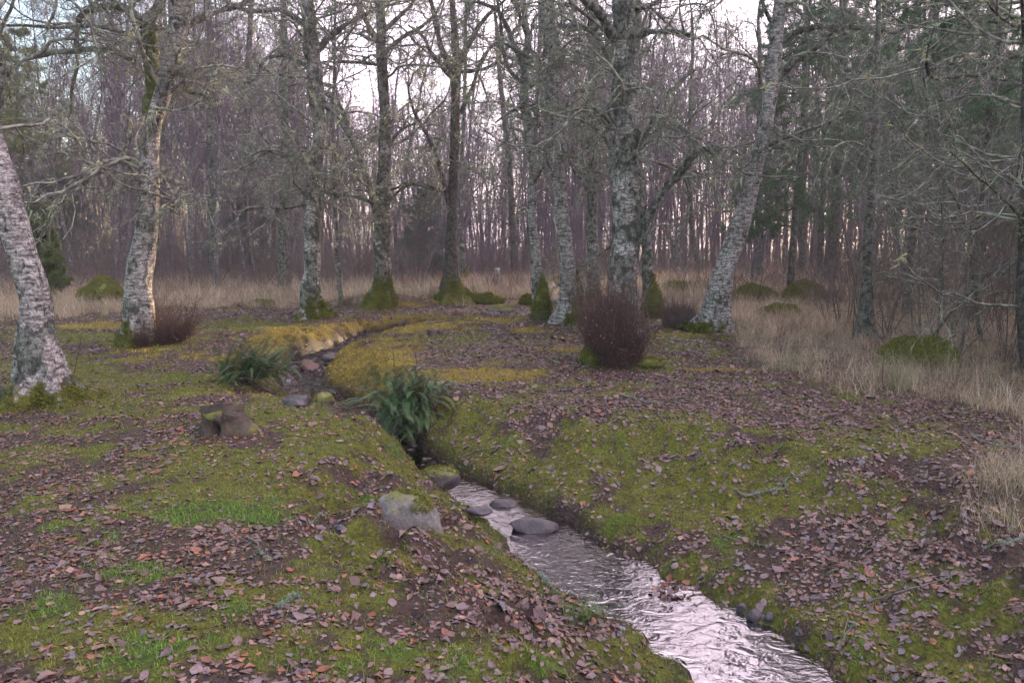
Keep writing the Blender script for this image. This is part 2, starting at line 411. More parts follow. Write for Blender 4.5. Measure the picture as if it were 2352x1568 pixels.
# ------------------------------------------------------------------ build ground
def axis(segs):
    out = []
    for a, b, st in segs: out.append(np.arange(a, b, st))
    return np.concatenate(out + [[segs[-1][1]]])
xs = axis([(-220, -60, 12), (-60, -24, 2), (-24, -9, .3), (-9, -4.5, .09), (-4.5, 4.5, .045), (4.5, 9, .09), (9, 24, .3), (24, 60, 2), (60, 220, 12)])
ys = axis([(-30, -4, 2), (-4, 1.5, .4), (1.5, 10, .045), (10, 20, .07), (20, 30, .2), (30, 60, 1.2), (60, 260, 12)])
GX, GY = np.meshgrid(xs, ys); gx, gy = GX.ravel(), GY.ravel(); gz = H(gx, gy)
nx, ny = len(xs), len(ys)
ii = (np.arange(ny - 1)[:, None] * nx + np.arange(nx - 1)[None, :]).ravel()
gq = np.stack([ii, ii + 1, ii + 1 + nx, ii + nx], 1)
gc, glit, gk = ground_cols(gx, gy, gz)
GROUND = mat_ground()
ground = obj('ground', mesh('ground', np.stack([gx, gy, gz], 1), gq, None, GROUND, {'col': gc, 'litter': glit, 'wet': gk['wet']}, True))
tag(ground, kind='structure')

# water ribbon following the stream
def water_mat():
    m, N, L, b = newmat('stream_water'); N.remove(b)
    t0 = N.new('ShaderNodeTexCoord'); mp = N.new('ShaderNodeMapping'); mp.inputs['Rotation'].default_value = (0, 0, R(-20)); mp.inputs['Scale'].default_value = (.8, 1.15, 1)
    L.new(t0.outputs['Object'], mp.inputs['Vector']); w1 = noise(N, L, 8.5, 3, mp.outputs[0], .5); w2 = noise(N, L, 27, 2, mp.outputs[0], .5)
    w1.inputs['Distortion'].default_value = 1.0
    h = math_(N, L, 'ADD', w1.outputs['Fac'], math_(N, L, 'MULTIPLY', w2.outputs['Fac'], .3))
    bp = N.new('ShaderNodeBump'); bp.inputs['Strength'].default_value = .45; bp.inputs['Distance'].default_value = .020; L.new(h, bp.inputs['Height'])
    g = N.new('ShaderNodeBsdfGlossy'); g.inputs['Roughness'].default_value = .035; g.inputs['Color'].default_value = (.50, .465, .485, 1); L.new(bp.outputs[0], g.inputs['Normal'])
    t = N.new('ShaderNodeBsdfTransparent'); t.inputs['Color'].default_value = (.36, .22, .13, 1)
    f = N.new('ShaderNodeFresnel'); f.inputs['IOR'].default_value = 1.36; L.new(bp.outputs[0], f.inputs['Normal'])
    ms = N.new('ShaderNodeMixShader'); L.new(f.outputs[0], ms.inputs[0]); L.new(t.outputs[0], ms.inputs[1]); L.new(g.outputs[0], ms.inputs[2])
    L.new(ms.outputs[0], N['Material Output'].inputs['Surface']); return m
cp = []; cz = []; chw = []
for k in range(len(CX) - 1):
    for t in np.linspace(0, 1, 10, endpoint=False):
        cp.append(CX[k] * (1 - t) + CX[k + 1] * t); cz.append(CD[k][0] * (1 - t) + CD[k + 1][0] * t); chw.append(CD[k][1] * (1 - t) + CD[k + 1][1] * t)
cp, cz, chw = map(np.array, (cp, cz, chw))
for _ in range(5): cp[1:-1] = (cp[:-2] + 2 * cp[1:-1] + cp[2:]) / 4
tn = np.gradient(cp, axis=0); tn /= np.linalg.norm(tn, axis=1)[:, None]; nn_ = np.stack([-tn[:, 1], tn[:, 0]], 1)
keep = chw > .06; cp, cz, chw, nn_ = cp[keep], cz[keep], chw[keep], nn_[keep]
NWR = 14; lat = np.linspace(-1, 1, NWR); V = []
for i in range(len(cp)):
    for a in lat:
        q = cp[i] + nn_[i] * a * (chw[i] * 1.3 + .12)
        V.append((q[0], q[1], cz[i]))
ii = (np.arange(len(cp) - 1)[:, None] * NWR + np.arange(NWR - 1)[None, :]).ravel()
water = obj('stream_water', mesh('stream_water', np.array(V), np.stack([ii, ii + 1, ii + 1 + NWR, ii + NWR], 1), None, water_mat(), None, True))
tag(water, kind='structure')

#@@PART2
# ------------------------------------------------------------------ branches
def unit(v): return v / (np.linalg.norm(v) + 1e-9)

def wander(rg, p, d, Ln, r, n, jit, lift, rt=.25):
    pts = [p]; st = Ln / n
    for k in range(n):
        d = unit(d + rg.normal(size=3) * jit + np.array([0, 0, lift]))
        p = p + d * st; pts.append(p)
    return np.array(pts), r * np.linspace(1, rt, n + 1)

def spray(rg, p, d, Ln, r, spec, lev=0, out=None):
    """spec: per level (n points, jitter, lift, children, child length factor, child radius factor, start fraction)"""
    if out is None: out = []
    n, jit, lift, kids, lf, rf, s0 = spec[lev]
    pts, rad = wander(rg, p, d, Ln, r, n, jit, lift)
    out.append((pts, rad, lev))
    if lev + 1 < len(spec):
        for k in range(kids):
            t = s0 + (1 - s0) * (k + rg.random()) / kids; f = t * n; i = min(int(f), n - 1)
            q = pts[i] + (pts[i + 1] - pts[i]) * (f - i); dd = unit(pts[i + 1] - pts[i])
            side = unit(np.cross(dd, rg.normal(size=3))); ang = rg.uniform(.5, 1.15)
            nd = dd * math.cos(ang) + side * math.sin(ang)
            spray(rg, q, nd, Ln * lf * rg.uniform(.6, 1.25) * (1.15 - .6 * t), max(rad[i] * rf, .0016), spec, lev + 1, out)
    return out

LICH_C = np.array([[.40, .44, .31], [.34, .38, .27], [.48, .51, .37], [.36, .35, .17], [.28, .33, .25]])
def tufts(rg, centres, size, nb, pal, droop=.4, w=.12):
    """shaggy tufts: nb thin triangles round each centre"""
    n = len(centres); c = np.repeat(centres, nb, 0); s = np.repeat(np.broadcast_to(size, (n,)), nb) * rg.uniform(.5, 1.3, n * nb)
    d = rg.normal(size=(n * nb, 3)); d[:, 2] -= droop; d /= np.linalg.norm(d, axis=1)[:, None]
    sd = np.cross(d, rg.normal(size=(n * nb, 3))); sd /= np.linalg.norm(sd, axis=1)[:, None] + 1e-9
    c = c + rg.normal(size=c.shape) * s[:, None] * .3
    V = np.stack([c - sd * (s * w)[:, None], c + sd * (s * w)[:, None], c + d * s[:, None]], 1).reshape(-1, 3)
    T = np.arange(n * nb * 3).reshape(-1, 3)
    col = np.repeat(pal[rg.integers(0, len(pal), n)], nb * 3, 0) * np.repeat(rg.uniform(.75, 1.25, n * nb), 3)[:, None]
    return V, T, col

def make_bough(seed, Ln=2.6, r=.036, gnarl=.28, lich=1.0, fine=True):
    rg = np.random.default_rng(seed)
    spec = [(13, gnarl, .03, 10, .46, .55, .12), (7, gnarl * .9, .0, 6, .5, .5, .1), (5, .3, -.02, 5, .55, .6, .1), (4, .28, -.03, 0, 0, 0, 0)]
    if not fine: spec = spec[:3]; spec[2] = (5, .3, -.02, 0, 0, 0, 0)
    out = spray(rg, np.zeros(3), unit(np.array([1, 0, .25])), Ln, r, spec)
    V1, Q1, _ = tubes([(a, b) for a, b, l in out if l <= 1], 5); V2, Q2, _ = tubes([(a, b) for a, b, l in out if l > 1], 3)
    V, Q, T, _ = merge([(V1, Q1, None, {}), (V2, Q2, None, {})])
    me = mesh('branch', V, Q, None, TWIG)
    cs = []
    for a, b, l in out:
        m = {0: 30, 1: 9, 2: 1, 3: 0}[l]
        for _ in range(int(m * lich * rg.uniform(.3, 1.5))):
            f = rg.random() * (len(a) - 1); i = int(f); cs.append(a[i] + (a[i + 1] - a[i]) * (f - i))
    cs = np.array(cs); sz = rg.uniform(.02, .055, len(cs)) * np.where(rg.random(len(cs)) < .12, 1.9, 1)
    V, T, c = tufts(rg, cs, sz, 11, LICH_C)
    return me, mesh('lichen_clumps', V, None, T, LICHEN, {'col': c})
BOUGHS = [make_bough(100 + k, r=.03, lich=l) for k, l in enumerate((1.0, .7, .85, .5, .6, .3))]
BOUGHS_BARE = [make_bough(200 + k, 2.6, .019, .2, .15) for k in range(4)]

# ------------------------------------------------------------------ trunks
def resample(P, R_, step):
    P = np.asarray(P, float); seg = np.linalg.norm(np.diff(P, axis=0), axis=1); s = np.concatenate([[0], np.cumsum(seg)])
    n = max(int(s[-1] / step), 6); t = np.linspace(0, s[-1], n + 1)
    m = np.gradient(P, s, axis=0); i = np.clip(np.searchsorted(s, t, 'right') - 1, 0, len(s) - 2); h = (s[i + 1] - s[i]); u = (t - s[i]) / h
    h00 = 2 * u ** 3 - 3 * u ** 2 + 1; h10 = u ** 3 - 2 * u ** 2 + u; h01 = -2 * u ** 3 + 3 * u ** 2; h11 = u ** 3 - u ** 2
    Q = h00[:, None] * P[i] + (h10 * h)[:, None] * m[i] + h01[:, None] * P[i + 1] + (h11 * h)[:, None] * m[i + 1]
    return Q, np.interp(t, s, R_)

def trunk_mesh(name, P, Rr, mat, seed=0, flare=.5, lobes=5, fh=.28, moss_h=.5, moss=.6, white=0., sides=26, step=.07, rough=.06, mossdir=None, gz=None):
    """P local points with P[0] at the ground; the foot goes 0.35 m below it"""
    P = np.asarray(P, float); P = np.concatenate([[P[0] + (P[0] - P[1]) / (np.linalg.norm(P[0] - P[1]) + 1e-9) * .35], P]); Rr = np.concatenate([[Rr[0]], Rr])
    Q, r = resample(P, Rr, step); rg = np.random.default_rng(seed)
    for ax_ in (0, 1): Q[:, ax_] += r * .24 * perlin(np.stack([Q[:, 2] * 1.5, np.full(len(Q), seed * 3.1 + ax_ * 9), np.zeros(len(Q))], 1)) * sstep(.2, .8, Q[:, 2])
    r = r * (1 + .12 * perlin(np.stack([Q[:, 2] * 2.6, np.full(len(Q), seed * 5.3), np.zeros(len(Q))], 1)))
    V, F, _ = tubes([(Q, r)], sides); n = len(Q)
    C = np.repeat(Q, sides, 0); out = V - C; rad = np.linalg.norm(out, axis=1)[:, None]; out = out / (rad + 1e-9)
    ph = np.arctan2(out[:, 1], out[:, 0]); z = V[:, 2]
    o = seed * 7.7
    f = .55 * perlin(np.stack([V[:, 0] * 3 + o, V[:, 1] * 3, V[:, 2] * 1.3], 1)) * 1.6 + .5 * perlin(np.stack([V[:, 0] * 11 + o, V[:, 1] * 11, V[:, 2] * 4], 1)) + .35 * perlin(np.stack([V[:, 0] * 26, V[:, 1] * 26 + o, V[:, 2] * 13], 1))
    disp = rad[:, 0] * rough * 2.2 * f
    if flare > 0:
        a0 = rg.uniform(0, 6.28); lob = .45 + .55 * np.cos(lobes * ph + a0 + 1.2 * np.sin(ph + a0)) ; lob = np.clip(lob, 0, None) + .25
        lob = lob * (1 + .5 * np.sin(ph * 2 + a0 * 2))
        disp = disp + rad[:, 0] * flare * lob * np.exp(-np.clip(z + .05, -.05, 9) / fh) * 1.5 * (1 + .5 * f) + rad[:, 0] * .25 * f * np.exp(-np.clip(z, 0, 9) / .4)
    V = V + out * disp[:, None]
    mo = moss * np.exp(-np.clip(z, 0, None) / moss_h) if moss > 0 else np.zeros(len(V))
    if mossdir is not None: mo = mo * (.55 + .65 * np.clip(out @ np.asarray(mossdir, float), -1, 1)) 
    mo = mo * (1 + .9 * perlin(np.stack([V[:, 0] * 5 + o, V[:, 1] * 5, V[:, 2] * 4], 1))) + .12 * np.clip(out[:, 2], 0, 1) 
    return mesh(name, V, F, None, mat, {'moss': mo, 'white': np.full(len(V), white)}, True)

def place_boughs(rt, P, Rr, n, zlo, zhi, kinds, seed, sc=(.7, 1.3), up=(-.1, .5), az=None):
    rg = np.random.default_rng(seed); P = np.asarray(P); s = np.concatenate([[0], np.cumsum(np.linalg.norm(np.diff(P, axis=0), axis=1))])
    k = 0; tries = 0
    while k < n and tries < n * 30:
        tries += 1
        t = rg.uniform(0, s[-1]); q = np.array([np.interp(t, s, P[:, i]) for i in range(3)])
        if not (zlo <= q[2] <= zhi): continue
        rr = np.interp(t, s, Rr)
        a = rg.uniform(0, 2 * math.pi) if az is None else rg.uniform(*az)
        me, li = kinds[rg.integers(0, len(kinds))]
        b = obj('branch', me, rt, q + np.array([math.cos(a), math.sin(a), 0]) * rr * .6)
        b.rotation_euler = (rg.uniform(-.6, .6), -rg.uniform(*up), a); scv = rg.uniform(*sc); b.scale = (scv,) * 3
        obj('lichen_clumps', li, b)
        k += 1

def pic_path(path, Y, base, drift=0., seed=0):
    """picture positions (x, y, width) -> points and radii of a stem standing at depth Y, relative to base"""
    rg = np.random.default_rng(seed); P, Rr = [], []; dy = 0
    for i, (px, py, w) in enumerate(path):
        q, t = at_y(px, py, Y + dy); P.append(q - base); Rr.append(.84 * w / 2 / FP * t); dy += rg.uniform(-1, 1) * drift
    return np.array(P), np.array(Rr)

def extend(P, Rr, h, seed, jit=.12):
    rg = np.random.default_rng(seed); P = list(P); Rr = list(Rr); d = unit(P[-1] - P[-2]); d = unit(d * .8 + np.array([0, 0, .5])); r0 = Rr[-1]
    n = max(2, int(max(h - P[-1][2], .8) / .8))
    for k in range(n):
        d = unit(d + rg.normal(size=3) * jit + np.array([0, 0, .08])); P.append(P[-1] + d * .8); Rr.append(max(r0 * (1 - (k + 1) / n) ** .8, .012))
    return np.array(P), np.array(Rr)

def tree(name, label, bpx, path, top=9, bark=None, limbs=(), boughs=(14, 1.5, 6), kinds=None, seed=0, flare=.5, moss=(.6, .5), white=0., cat='tree', group=None, Y=None, crown_top=10, sc=(.7, 1.3), up=(-.1, .5), mossdir=None, lobes=5, sides=26, rough=.06, fh=.28, limb_boughs=5, tpl=True):
    base = G(*bpx)
    if Y is not None:
        q, t = at_y(bpx[0], bpx[1], Y); base = np.array([q[0], q[1], H(q[:1], q[1:2])[0]])
    Yb = base[1]; kinds = kinds or BOUGHS
    rt = root(name, base, label, cat, group)
    P, Rr = pic_path(path, Yb, base, .05 if Yb > 9 else .03, seed)
    P[:, 2] -= P[0, 2] - 0.0 if abs(P[0, 2]) < .15 else 0
    P = np.concatenate([[[P[0][0], P[0][1], 0]], P[P[:, 2] > .05]]); Rr = np.concatenate([[Rr[0]], Rr[len(Rr) - len(P) + 1:]])
    P, Rr = extend(P, Rr, top, seed)
    tme = trunk_mesh('trunk', P, Rr, bark or GREY, seed, flare, lobes, fh, moss[1], moss[0], white, sides, .06 if Yb < 12 else .1, rough, mossdir); obj('trunk', tme, rt)
    for j, lb in enumerate(limbs):
        dr = lb[0]; pts = lb[1]
        LP, LR = pic_path(pts, Yb, base, 0, seed + j)
        LP[:, 1] += np.linspace(0, dr, len(LP))
        if len(lb) > 2 and lb[2]: LP, LR = extend(LP, LR, LP[-1][2] + lb[2], seed + 9 * j, .25)
        Q, r = resample(LP, LR, .12)
        rg = np.random.default_rng(seed * 13 + j); wob = np.stack([perlin(np.stack([np.arange(len(Q)) * .35, np.full(len(Q), j * 3.3 + seed), np.full(len(Q), a * 7.1)], 1)) for a in range(3)], 1)
        Q = Q + wob * r[:, None] * 1.5 * np.linspace(0, 1, len(Q))[:, None]
        V, F, _ = tubes([(Q, np.maximum(r * (1 + .12 * rg.normal(size=len(r))), .004))], 9)
        f = perlin(V * 9); V = V + (V - np.repeat(Q, 9, 0)) * (f * .25)[:, None]
        lm = obj('limb', mesh('limb', V, F, None, bark or GREY, {'moss': np.full(len(V), lb[3] if len(lb) > 3 else .12), 'white': np.zeros(len(V))}, True), rt)
        place_boughs(rt, Q, r, limb_boughs, -50, 50, kinds, seed * 31 + j, (sc[0] * .5, sc[1] * .7), up)
        cs = Q[rg.integers(0, len(Q), int(len(Q) * 2.0))] + rg.normal(size=(int(len(Q) * 2.0), 3)) * r.mean() * .8
        V, T, c = tufts(rg, cs, rg.uniform(.025, .06, len(cs)), 10, LICH_C); obj('lichen_clumps', mesh('lichen_clumps', V, None, T, LICHEN, {'col': c}), lm)
    nb, zlo, zhi = boughs
    place_boughs(rt, P, Rr, nb, zlo, zhi, kinds, seed * 17 + 3, sc, up)
    if moss[0] > .5:                                       # a fuzz of moss on the root flare
        rg = np.random.default_rng(seed + 99); co = np.zeros(len(tme.vertices) * 3, np.float32); tme.vertices.foreach_get('co', co); co = co.reshape(-1, 3)
        mv = np.zeros(len(co), np.float32); tme.attributes['moss'].data.foreach_get('value', mv); C = co[(mv > .36) & (co[:, 2] > -.08)]
        if not len(C): return rt, base, P, Rr
        C = C[rg.integers(0, len(C), 5200)] + rg.normal(size=(5200, 3)) * .022; C = C[perlin(C * 5 + seed) > -.12]
        V, T, c = tufts(rg, C, .028, 4, np.array([[.17, .18, .02], [.1, .13, .015], [.22, .2, .03], [.06, .08, .012]]), -.1, .16)
        obj('moss', mesh('moss', V, None, T, MOSSF, {'col': c}), rt)
    return rt, base, P, Rr

T_ = tree
T_('birch_tree', 'thick pale birch with flared roots leaning in at the left edge', (95, 918),
   [(100, 915, 112), (93, 850, 100), (86, 750, 86), (72, 650, 82), (46, 550, 82), (10, 450, 84), (-22, 350, 84), (-45, 250, 80), (-62, 150, 74), (-72, 50, 70)], 9, BIRCH,
   [(-.6, [(-30, 330, 30), (20, 240, 22), (38, 120, 18), (30, 20, 15), (60, -60, 12)], 1), (-1.0, [(-60, 160, 40), (0, 45, 30), (45, 5, 26), (90, -40, 22)], 1.5)],
   (10, 2.6, 8), None, 1, 1.15, (.75, .22), .25, lobes=6, sides=44, rough=.07, fh=.17, limb_boughs=4)
T_('birch_tree', 'tall forked birch with a mossy left arm, brush round its foot', (322, 790),
   [(322, 785, 92), (320, 740, 76), (319, 700, 72), (326, 600, 68), (336, 500, 60), (343, 400, 50), (349, 300, 44), (361, 240, 42), (378, 190, 44), (393, 135, 46), (408, 68, 52), (418, 0, 60), (430, -60, 56)], 10, BIRCH,
   [(.5, [(345, 300, 34), (337, 240, 32), (334, 203, 34), (328, 135, 38), (320, 68, 38), (318, 35, 34)], 0, .5),
    (.6, [(320, 55, 30), (292, 22, 24), (258, 7, 22), (215, 8, 20), (165, 20, 18), (146, 68, 14), (140, 120, 12), (120, 200, 9), (108, 290, 6)], 0, .4),
    (.5, [(322, 60, 30), (345, 10, 28), (352, -60, 24)], 2, .3),
    (-.6, [(312, 140, 20), (270, 122, 16), (237, 118, 15), (195, 122, 14), (152, 129, 13), (118, 140, 12), (85, 152, 11), (60, 185, 10), (44, 220, 9), (34, 288, 8), (40, 350, 6)], 0),
    (-.8, [(304, 82, 12), (237, 68, 10), (170, 80, 9), (100, 82, 7), (20, 95, 5)], 0),
    (-.5, [(402, 160, 14), (440, 205, 12), (445, 218, 9), (480, 225, 8), (520, 250, 6)], 0, .4),
    (-.4, [(318, 362, 12), (290, 370, 11), (255, 385, 9), (225, 420, 8), (195, 440, 6), (172, 470, 5)], 0, .3),
    (-.4, [(368, 400, 10), (395, 430, 9), (420, 480, 7), (440, 500, 5)], 0, .3), (.4, [(430, 60, 20), (480, 20, 16), (540, -10, 12)], 1.5)],
   (13, 2.2, 7), None, 2, .35, (.8, .3), .3, lobes=5, sides=36)
T_('birch_tree', 'upright rugged birch with split pale bark and mossy foot, left of the stream bend', (722, 727),
   [(722, 725, 62), (718, 680, 50), (716, 600, 44), (718, 500, 42), (722, 400, 36), (731, 330, 33), (733, 290, 34), (724, 200, 42), (715, 100, 42), (706, 0, 36), (700, -80, 32)], 12, BIRCH_OLD,
   [(-.5, [(738, 230, 20), (770, 262, 16), (800, 300, 14), (835, 370, 11), (865, 440, 9)], 0), (-.4, [(700, 150, 14), (660, 130, 12), (620, 140, 10), (590, 190, 8), (560, 205, 6)], 0),
    (.5, [(725, 120, 20), (765, 70, 17), (800, 40, 12), (850, 10, 9)], 1), (-.6, [(705, 60, 18), (650, 30, 14), (600, 40, 12), (540, 20, 10)], .8), (-.5, [(700, 470, 9), (650, 480, 8), (600, 478, 6), (560, 490, 5)], 0, .3),
    (-.5, [(736, 440, 9), (780, 450, 8), (810, 490, 5)], 0, .3), (-.5, [(706, 340, 10), (665, 360, 9), (620, 350, 8), (575, 370, 5)], 0, .2)],
   (22, 1.4, 8), None, 3, .55, (.95, .45), .25, mossdir=(.6, -.5, .3), fh=.3)
T_('birch_tree', 'straight birch whose mossy root mound stands behind the golden bank', (872, 702),
   [(872, 700, 66), (878, 670, 54), (879, 640, 46), (879, 550, 43), (880, 450, 40), (884, 350, 32), (882, 250, 29), (879, 150, 28), (876, 90, 28), (874, 0, 24), (872, -80, 20)], 12, GREY,
   [(.3, [(866, 500, 16), (845, 420, 15), (820, 350, 14), (794, 285, 14), (775, 240, 13), (750, 215, 11), (700, 200, 9)], 0), (-.4, [(870, 100, 16), (840, 45, 14), (822, 0, 12)], 2),
    (.4, [(886, 70, 13), (915, 30, 11), (940, 0, 9)], 2), (.3, [(884, 120, 12), (930, 80, 10), (960, 60, 9), (1000, 20, 6)], 1), (-.4, [(868, 150, 9), (830, 146, 8), (790, 148, 7), (750, 150, 5)], 0, .1),
    (-.4, [(862, 470, 10), (830, 455, 9), (790, 450, 7), (760, 440, 5)], 0, .3), (-.4, [(896, 460, 9), (930, 430, 8), (950, 425, 7), (1000, 440, 6), (1020, 445, 4)], 0, .2), (.3, [(892, 340, 9), (915, 300, 8), (950, 280, 6)], 0, .3)],
   (10, 2.9, 9), None, 4, .7, (1.0, .55), .2, lobes=6, fh=.35)
T_('oak_tree', 'slim dark oak with wide mossy root skirt, right of the root mound birch', (1038, 692),
   [(1036, 690, 62), (1036, 660, 46), (1037, 600, 37), (1037, 500, 26), (1041, 400, 25), (1045, 300, 25), (1047, 200, 25), (1047, 140, 24), (1044, 60, 19), (1038, 0, 16), (1032, -70, 14)], 12, DARKBARK,
   [(.3, [(1038, 165, 18), (1022, 130, 17), (1008, 90, 15), (998, 40, 14), (988, 0, 13)], 2.5), (.3, [(1056, 150, 15), (1078, 100, 14), (1098, 60, 12), (1120, 30, 10), (1150, 0, 8)], 1.5),
    (-.3, [(1038, 180, 12), (1018, 160, 11), (990, 120, 10), (965, 80, 8), (940, 65, 6)], 0), (-.4, [(1032, 480, 11), (1015, 400, 11), (1000, 350, 10), (975, 300, 9), (955, 260, 7), (940, 200, 6)], 0),
    (.3, [(1058, 165, 10), (1110, 158, 9), (1150, 140, 8), (1180, 150, 6)], 0, .2), (-.4, [(1025, 440, 9), (990, 430, 8), (950, 422, 7), (900, 440, 6)], 0, .2), (.3, [(1058, 260, 12), (1085, 200, 12), (1100, 150, 10), (1130, 100, 8), (1190, 60, 6)], 1)],
   (9, 2.9, 9), None, 5, .9, (1.0, .6), -.2, lobes=6, fh=.4)
T_('birch_tree', 'slender birch with a cone of dark green moss against its right foot', (1238, 728),
   [(1238, 726, 34), (1234, 690, 30), (1231, 600, 27), (1223, 500, 24), (1225, 400, 22), (1214, 300, 27), (1206, 240, 26), (1203, 190, 23), (1206, 140, 22), (1213, 90, 18), (1206, 40, 14), (1200, -30, 12)], 11, BIRCH,
   [(.3, [(1204, 160, 16), (1180, 100, 14), (1160, 50, 12), (1140, 15, 10), (1110, 0, 9)], 1.5), (-.3, [(1200, 190, 12), (1170, 165, 10), (1155, 120, 9), (1150, 60, 8), (1140, 0, 7)], 1), (-.4, [(1216, 200, 10), (1245, 190, 9), (1262, 182, 6)], 0, .3)],
   (14, 2.0, 8), None, 6, .3, (.7, .3), .3, sides=20)
T_('birch_tree', 'grey white birch with a hollow mossy slab up its right side', (1310, 738),
   [(1312, 736, 62), (1308, 700, 50), (1305, 640, 44), (1303, 600, 42), (1292, 500, 38), (1281, 400, 40), (1275, 336, 44), (1272, 250, 42), (1273, 180, 42), (1270, 100, 41), (1260, 40, 41), (1256, -50, 38)], 12, BIRCH,
   [(-.5, [(1262, 130, 16), (1290, 140, 14), (1235, 145, 11)], 0), (-.6, [(1262, 120, 14), (1215, 135, 13), (1190, 128, 10), (1160, 115, 7)], 0), (-.7, [(1285, 60, 16), (1320, 75, 14), (1360, 92, 10)], 0),
    (-.5, [(1268, 240, 12), (1220, 245, 10), (1180, 260, 8), (1140, 290, 6)], 0), (-.5, [(1290, 330, 8), (1320, 400, 8), (1345, 445, 6)], 0), (.2, [(1335, 740, 22), (1333, 700, 16), (1331, 650, 13), (1328, 610, 9)], 0, .95)],
   (13, 2.4, 8), None, 7, .5, (.8, .5), .45, mossdir=(.8, -.4, .2), lobes=4)
T_('birch_tree', 'plain grey stem rising between the slab birch and the thickest trunk', (1362, 690),
   [(1362, 690, 36), (1362, 600, 31), (1360, 500, 30), (1360, 400, 29), (1360, 300, 28), (1362, 200, 27), (1362, 100, 27), (1364, 0, 25), (1366, -50, 22)], 13, BIRCH_OLD,
   [(.3, [(1366, 160, 9), (1385, 130, 8), (1400, 60, 6)], 0)], (16, 2.5, 10), None, 8, .5, (.8, .3), .1, sides=20)
T_('birch_tree', 'thickest birch trunk in the middle, grey scaly bark, rising behind the red brown brush', (1432, 775),
   [(1432, 772, 98), (1431, 740, 88), (1430, 700, 82), (1433, 600, 76), (1437, 500, 75), (1439, 400, 77), (1438, 300, 76), (1438, 200, 76), (1434, 100, 68), (1433, 40, 64), (1434, -60, 60)], 12, BIRCH_OLD,
   [(-.6, [(1468, 560, 20), (1480, 515, 22), (1502, 470, 21), (1528, 430, 21), (1556, 395, 20), (1578, 368, 20), (1600, 350, 16), (1640, 345, 9), (1680, 365, 6)], 0, .15), (-.7, [(1410, 90, 30), (1385, 60, 28), (1362, 40, 24), (1330, 25, 16)], 1, .2),
    (-.5, [(1462, 80, 20), (1500, 78, 15), (1540, 88, 12), (1570, 100, 9)], 0), (.4, [(1470, 330, 10), (1500, 280, 12), (1530, 220, 12), (1560, 190, 11), (1610, 150, 9)], 0), (.3, [(1460, 20, 16), (1520, -10, 14)], 1.5),
    (-.5, [(1405, 290, 9), (1380, 270, 8), (1355, 262, 6)], 0)],
   (15, 2.4, 7), None, 9, .35, (.3, .3), .22, sides=40, rough=.075)
T_('birch_tree', 'short visible trunk with bright green moss, directly behind the thickest birch', (1492, 712),
   [(1492, 712, 40), (1490, 660, 34), (1488, 600, 30), (1482, 540, 28), (1474, 470, 26), (1466, 380, 24), (1462, 280, 22), (1462, 150, 20), (1465, 0, 18)], 11, BIRCH_OLD,
   [], (8, 3, 9), None, 10, .5, (1.1, .6), .1, mossdir=(.9, -.3, .2), sides=20)
T_('birch_tree', 'pale birch leaning to the right on the far side of the brush clump', (1640, 760),
   [(1634, 756, 78), (1641, 710, 66), (1655, 650, 58), (1672, 590, 54), (1694, 530, 52), (1708, 490, 48), (1722, 440, 38), (1737, 380, 40), (1757, 288, 38), (1771, 203, 39), (1778, 140, 39), (1784, 68, 38), (1792, 0, 34), (1800, -70, 32)], 12, BIRCH,
   [(-.5, [(1790, 175, 20), (1815, 150, 18), (1845, 128, 16), (1875, 108, 14), (1901, 85, 13), (1930, 40, 9)], 0), (-.6, [(1790, 100, 18), (1815, 82, 16), (1847, 71, 15), (1900, 68, 14), (1945, 71, 13), (1990, 80, 12), (2037, 85, 12), (2070, 80, 11), (2098, 68, 10), (2125, 30, 9), (2148, 0, 8)], 1, .3),
    (-.5, [(1762, 335, 13), (1800, 318, 11), (1840, 302, 10), (1888, 286, 8), (1910, 270, 5)], 0), (-.4, [(1775, 60, 12), (1745, 20, 10), (1725, -30, 8)], 1)],
   (12, 2.8, 8), None, 11, .35, (.7, .3), .4, mossdir=(-.5, -.5, .3), sides=30, rough=.09)
T_('spruce_tree', 'bare straight conifer trunk standing in the dry grass on the right', (1986, 782),
   [(1986, 780, 44), (1987, 740, 37), (1988, 700, 33), (1991, 620, 28), (1996, 520, 24), (2004, 440, 23), (2010, 320, 21), (2013, 200, 17), (2016, 130, 14), (2018, 0, 13), (2020, -60, 12)], 11, GREY,
   [], (16, 1.6, 8), BOUGHS_BARE, 12, .3, (.15, .3), -.2, sides=22, up=(-.3, .2))
T_('birch_tree', 'mossy based trunk on the far right hummock, left of the bare conifer trunk', (1905, 662),
   [(1900, 660, 54), (1905, 630, 44), (1912, 580, 36), (1918, 500, 30), (1922, 420, 27), (1926, 300, 26), (1932, 200, 25), (1938, 80, 22), (1940, -40, 20)], 13, GREY, [], (10, 2.5, 9), BOUGHS_BARE, 13, .5, (.5, .3), .0, sides=20)
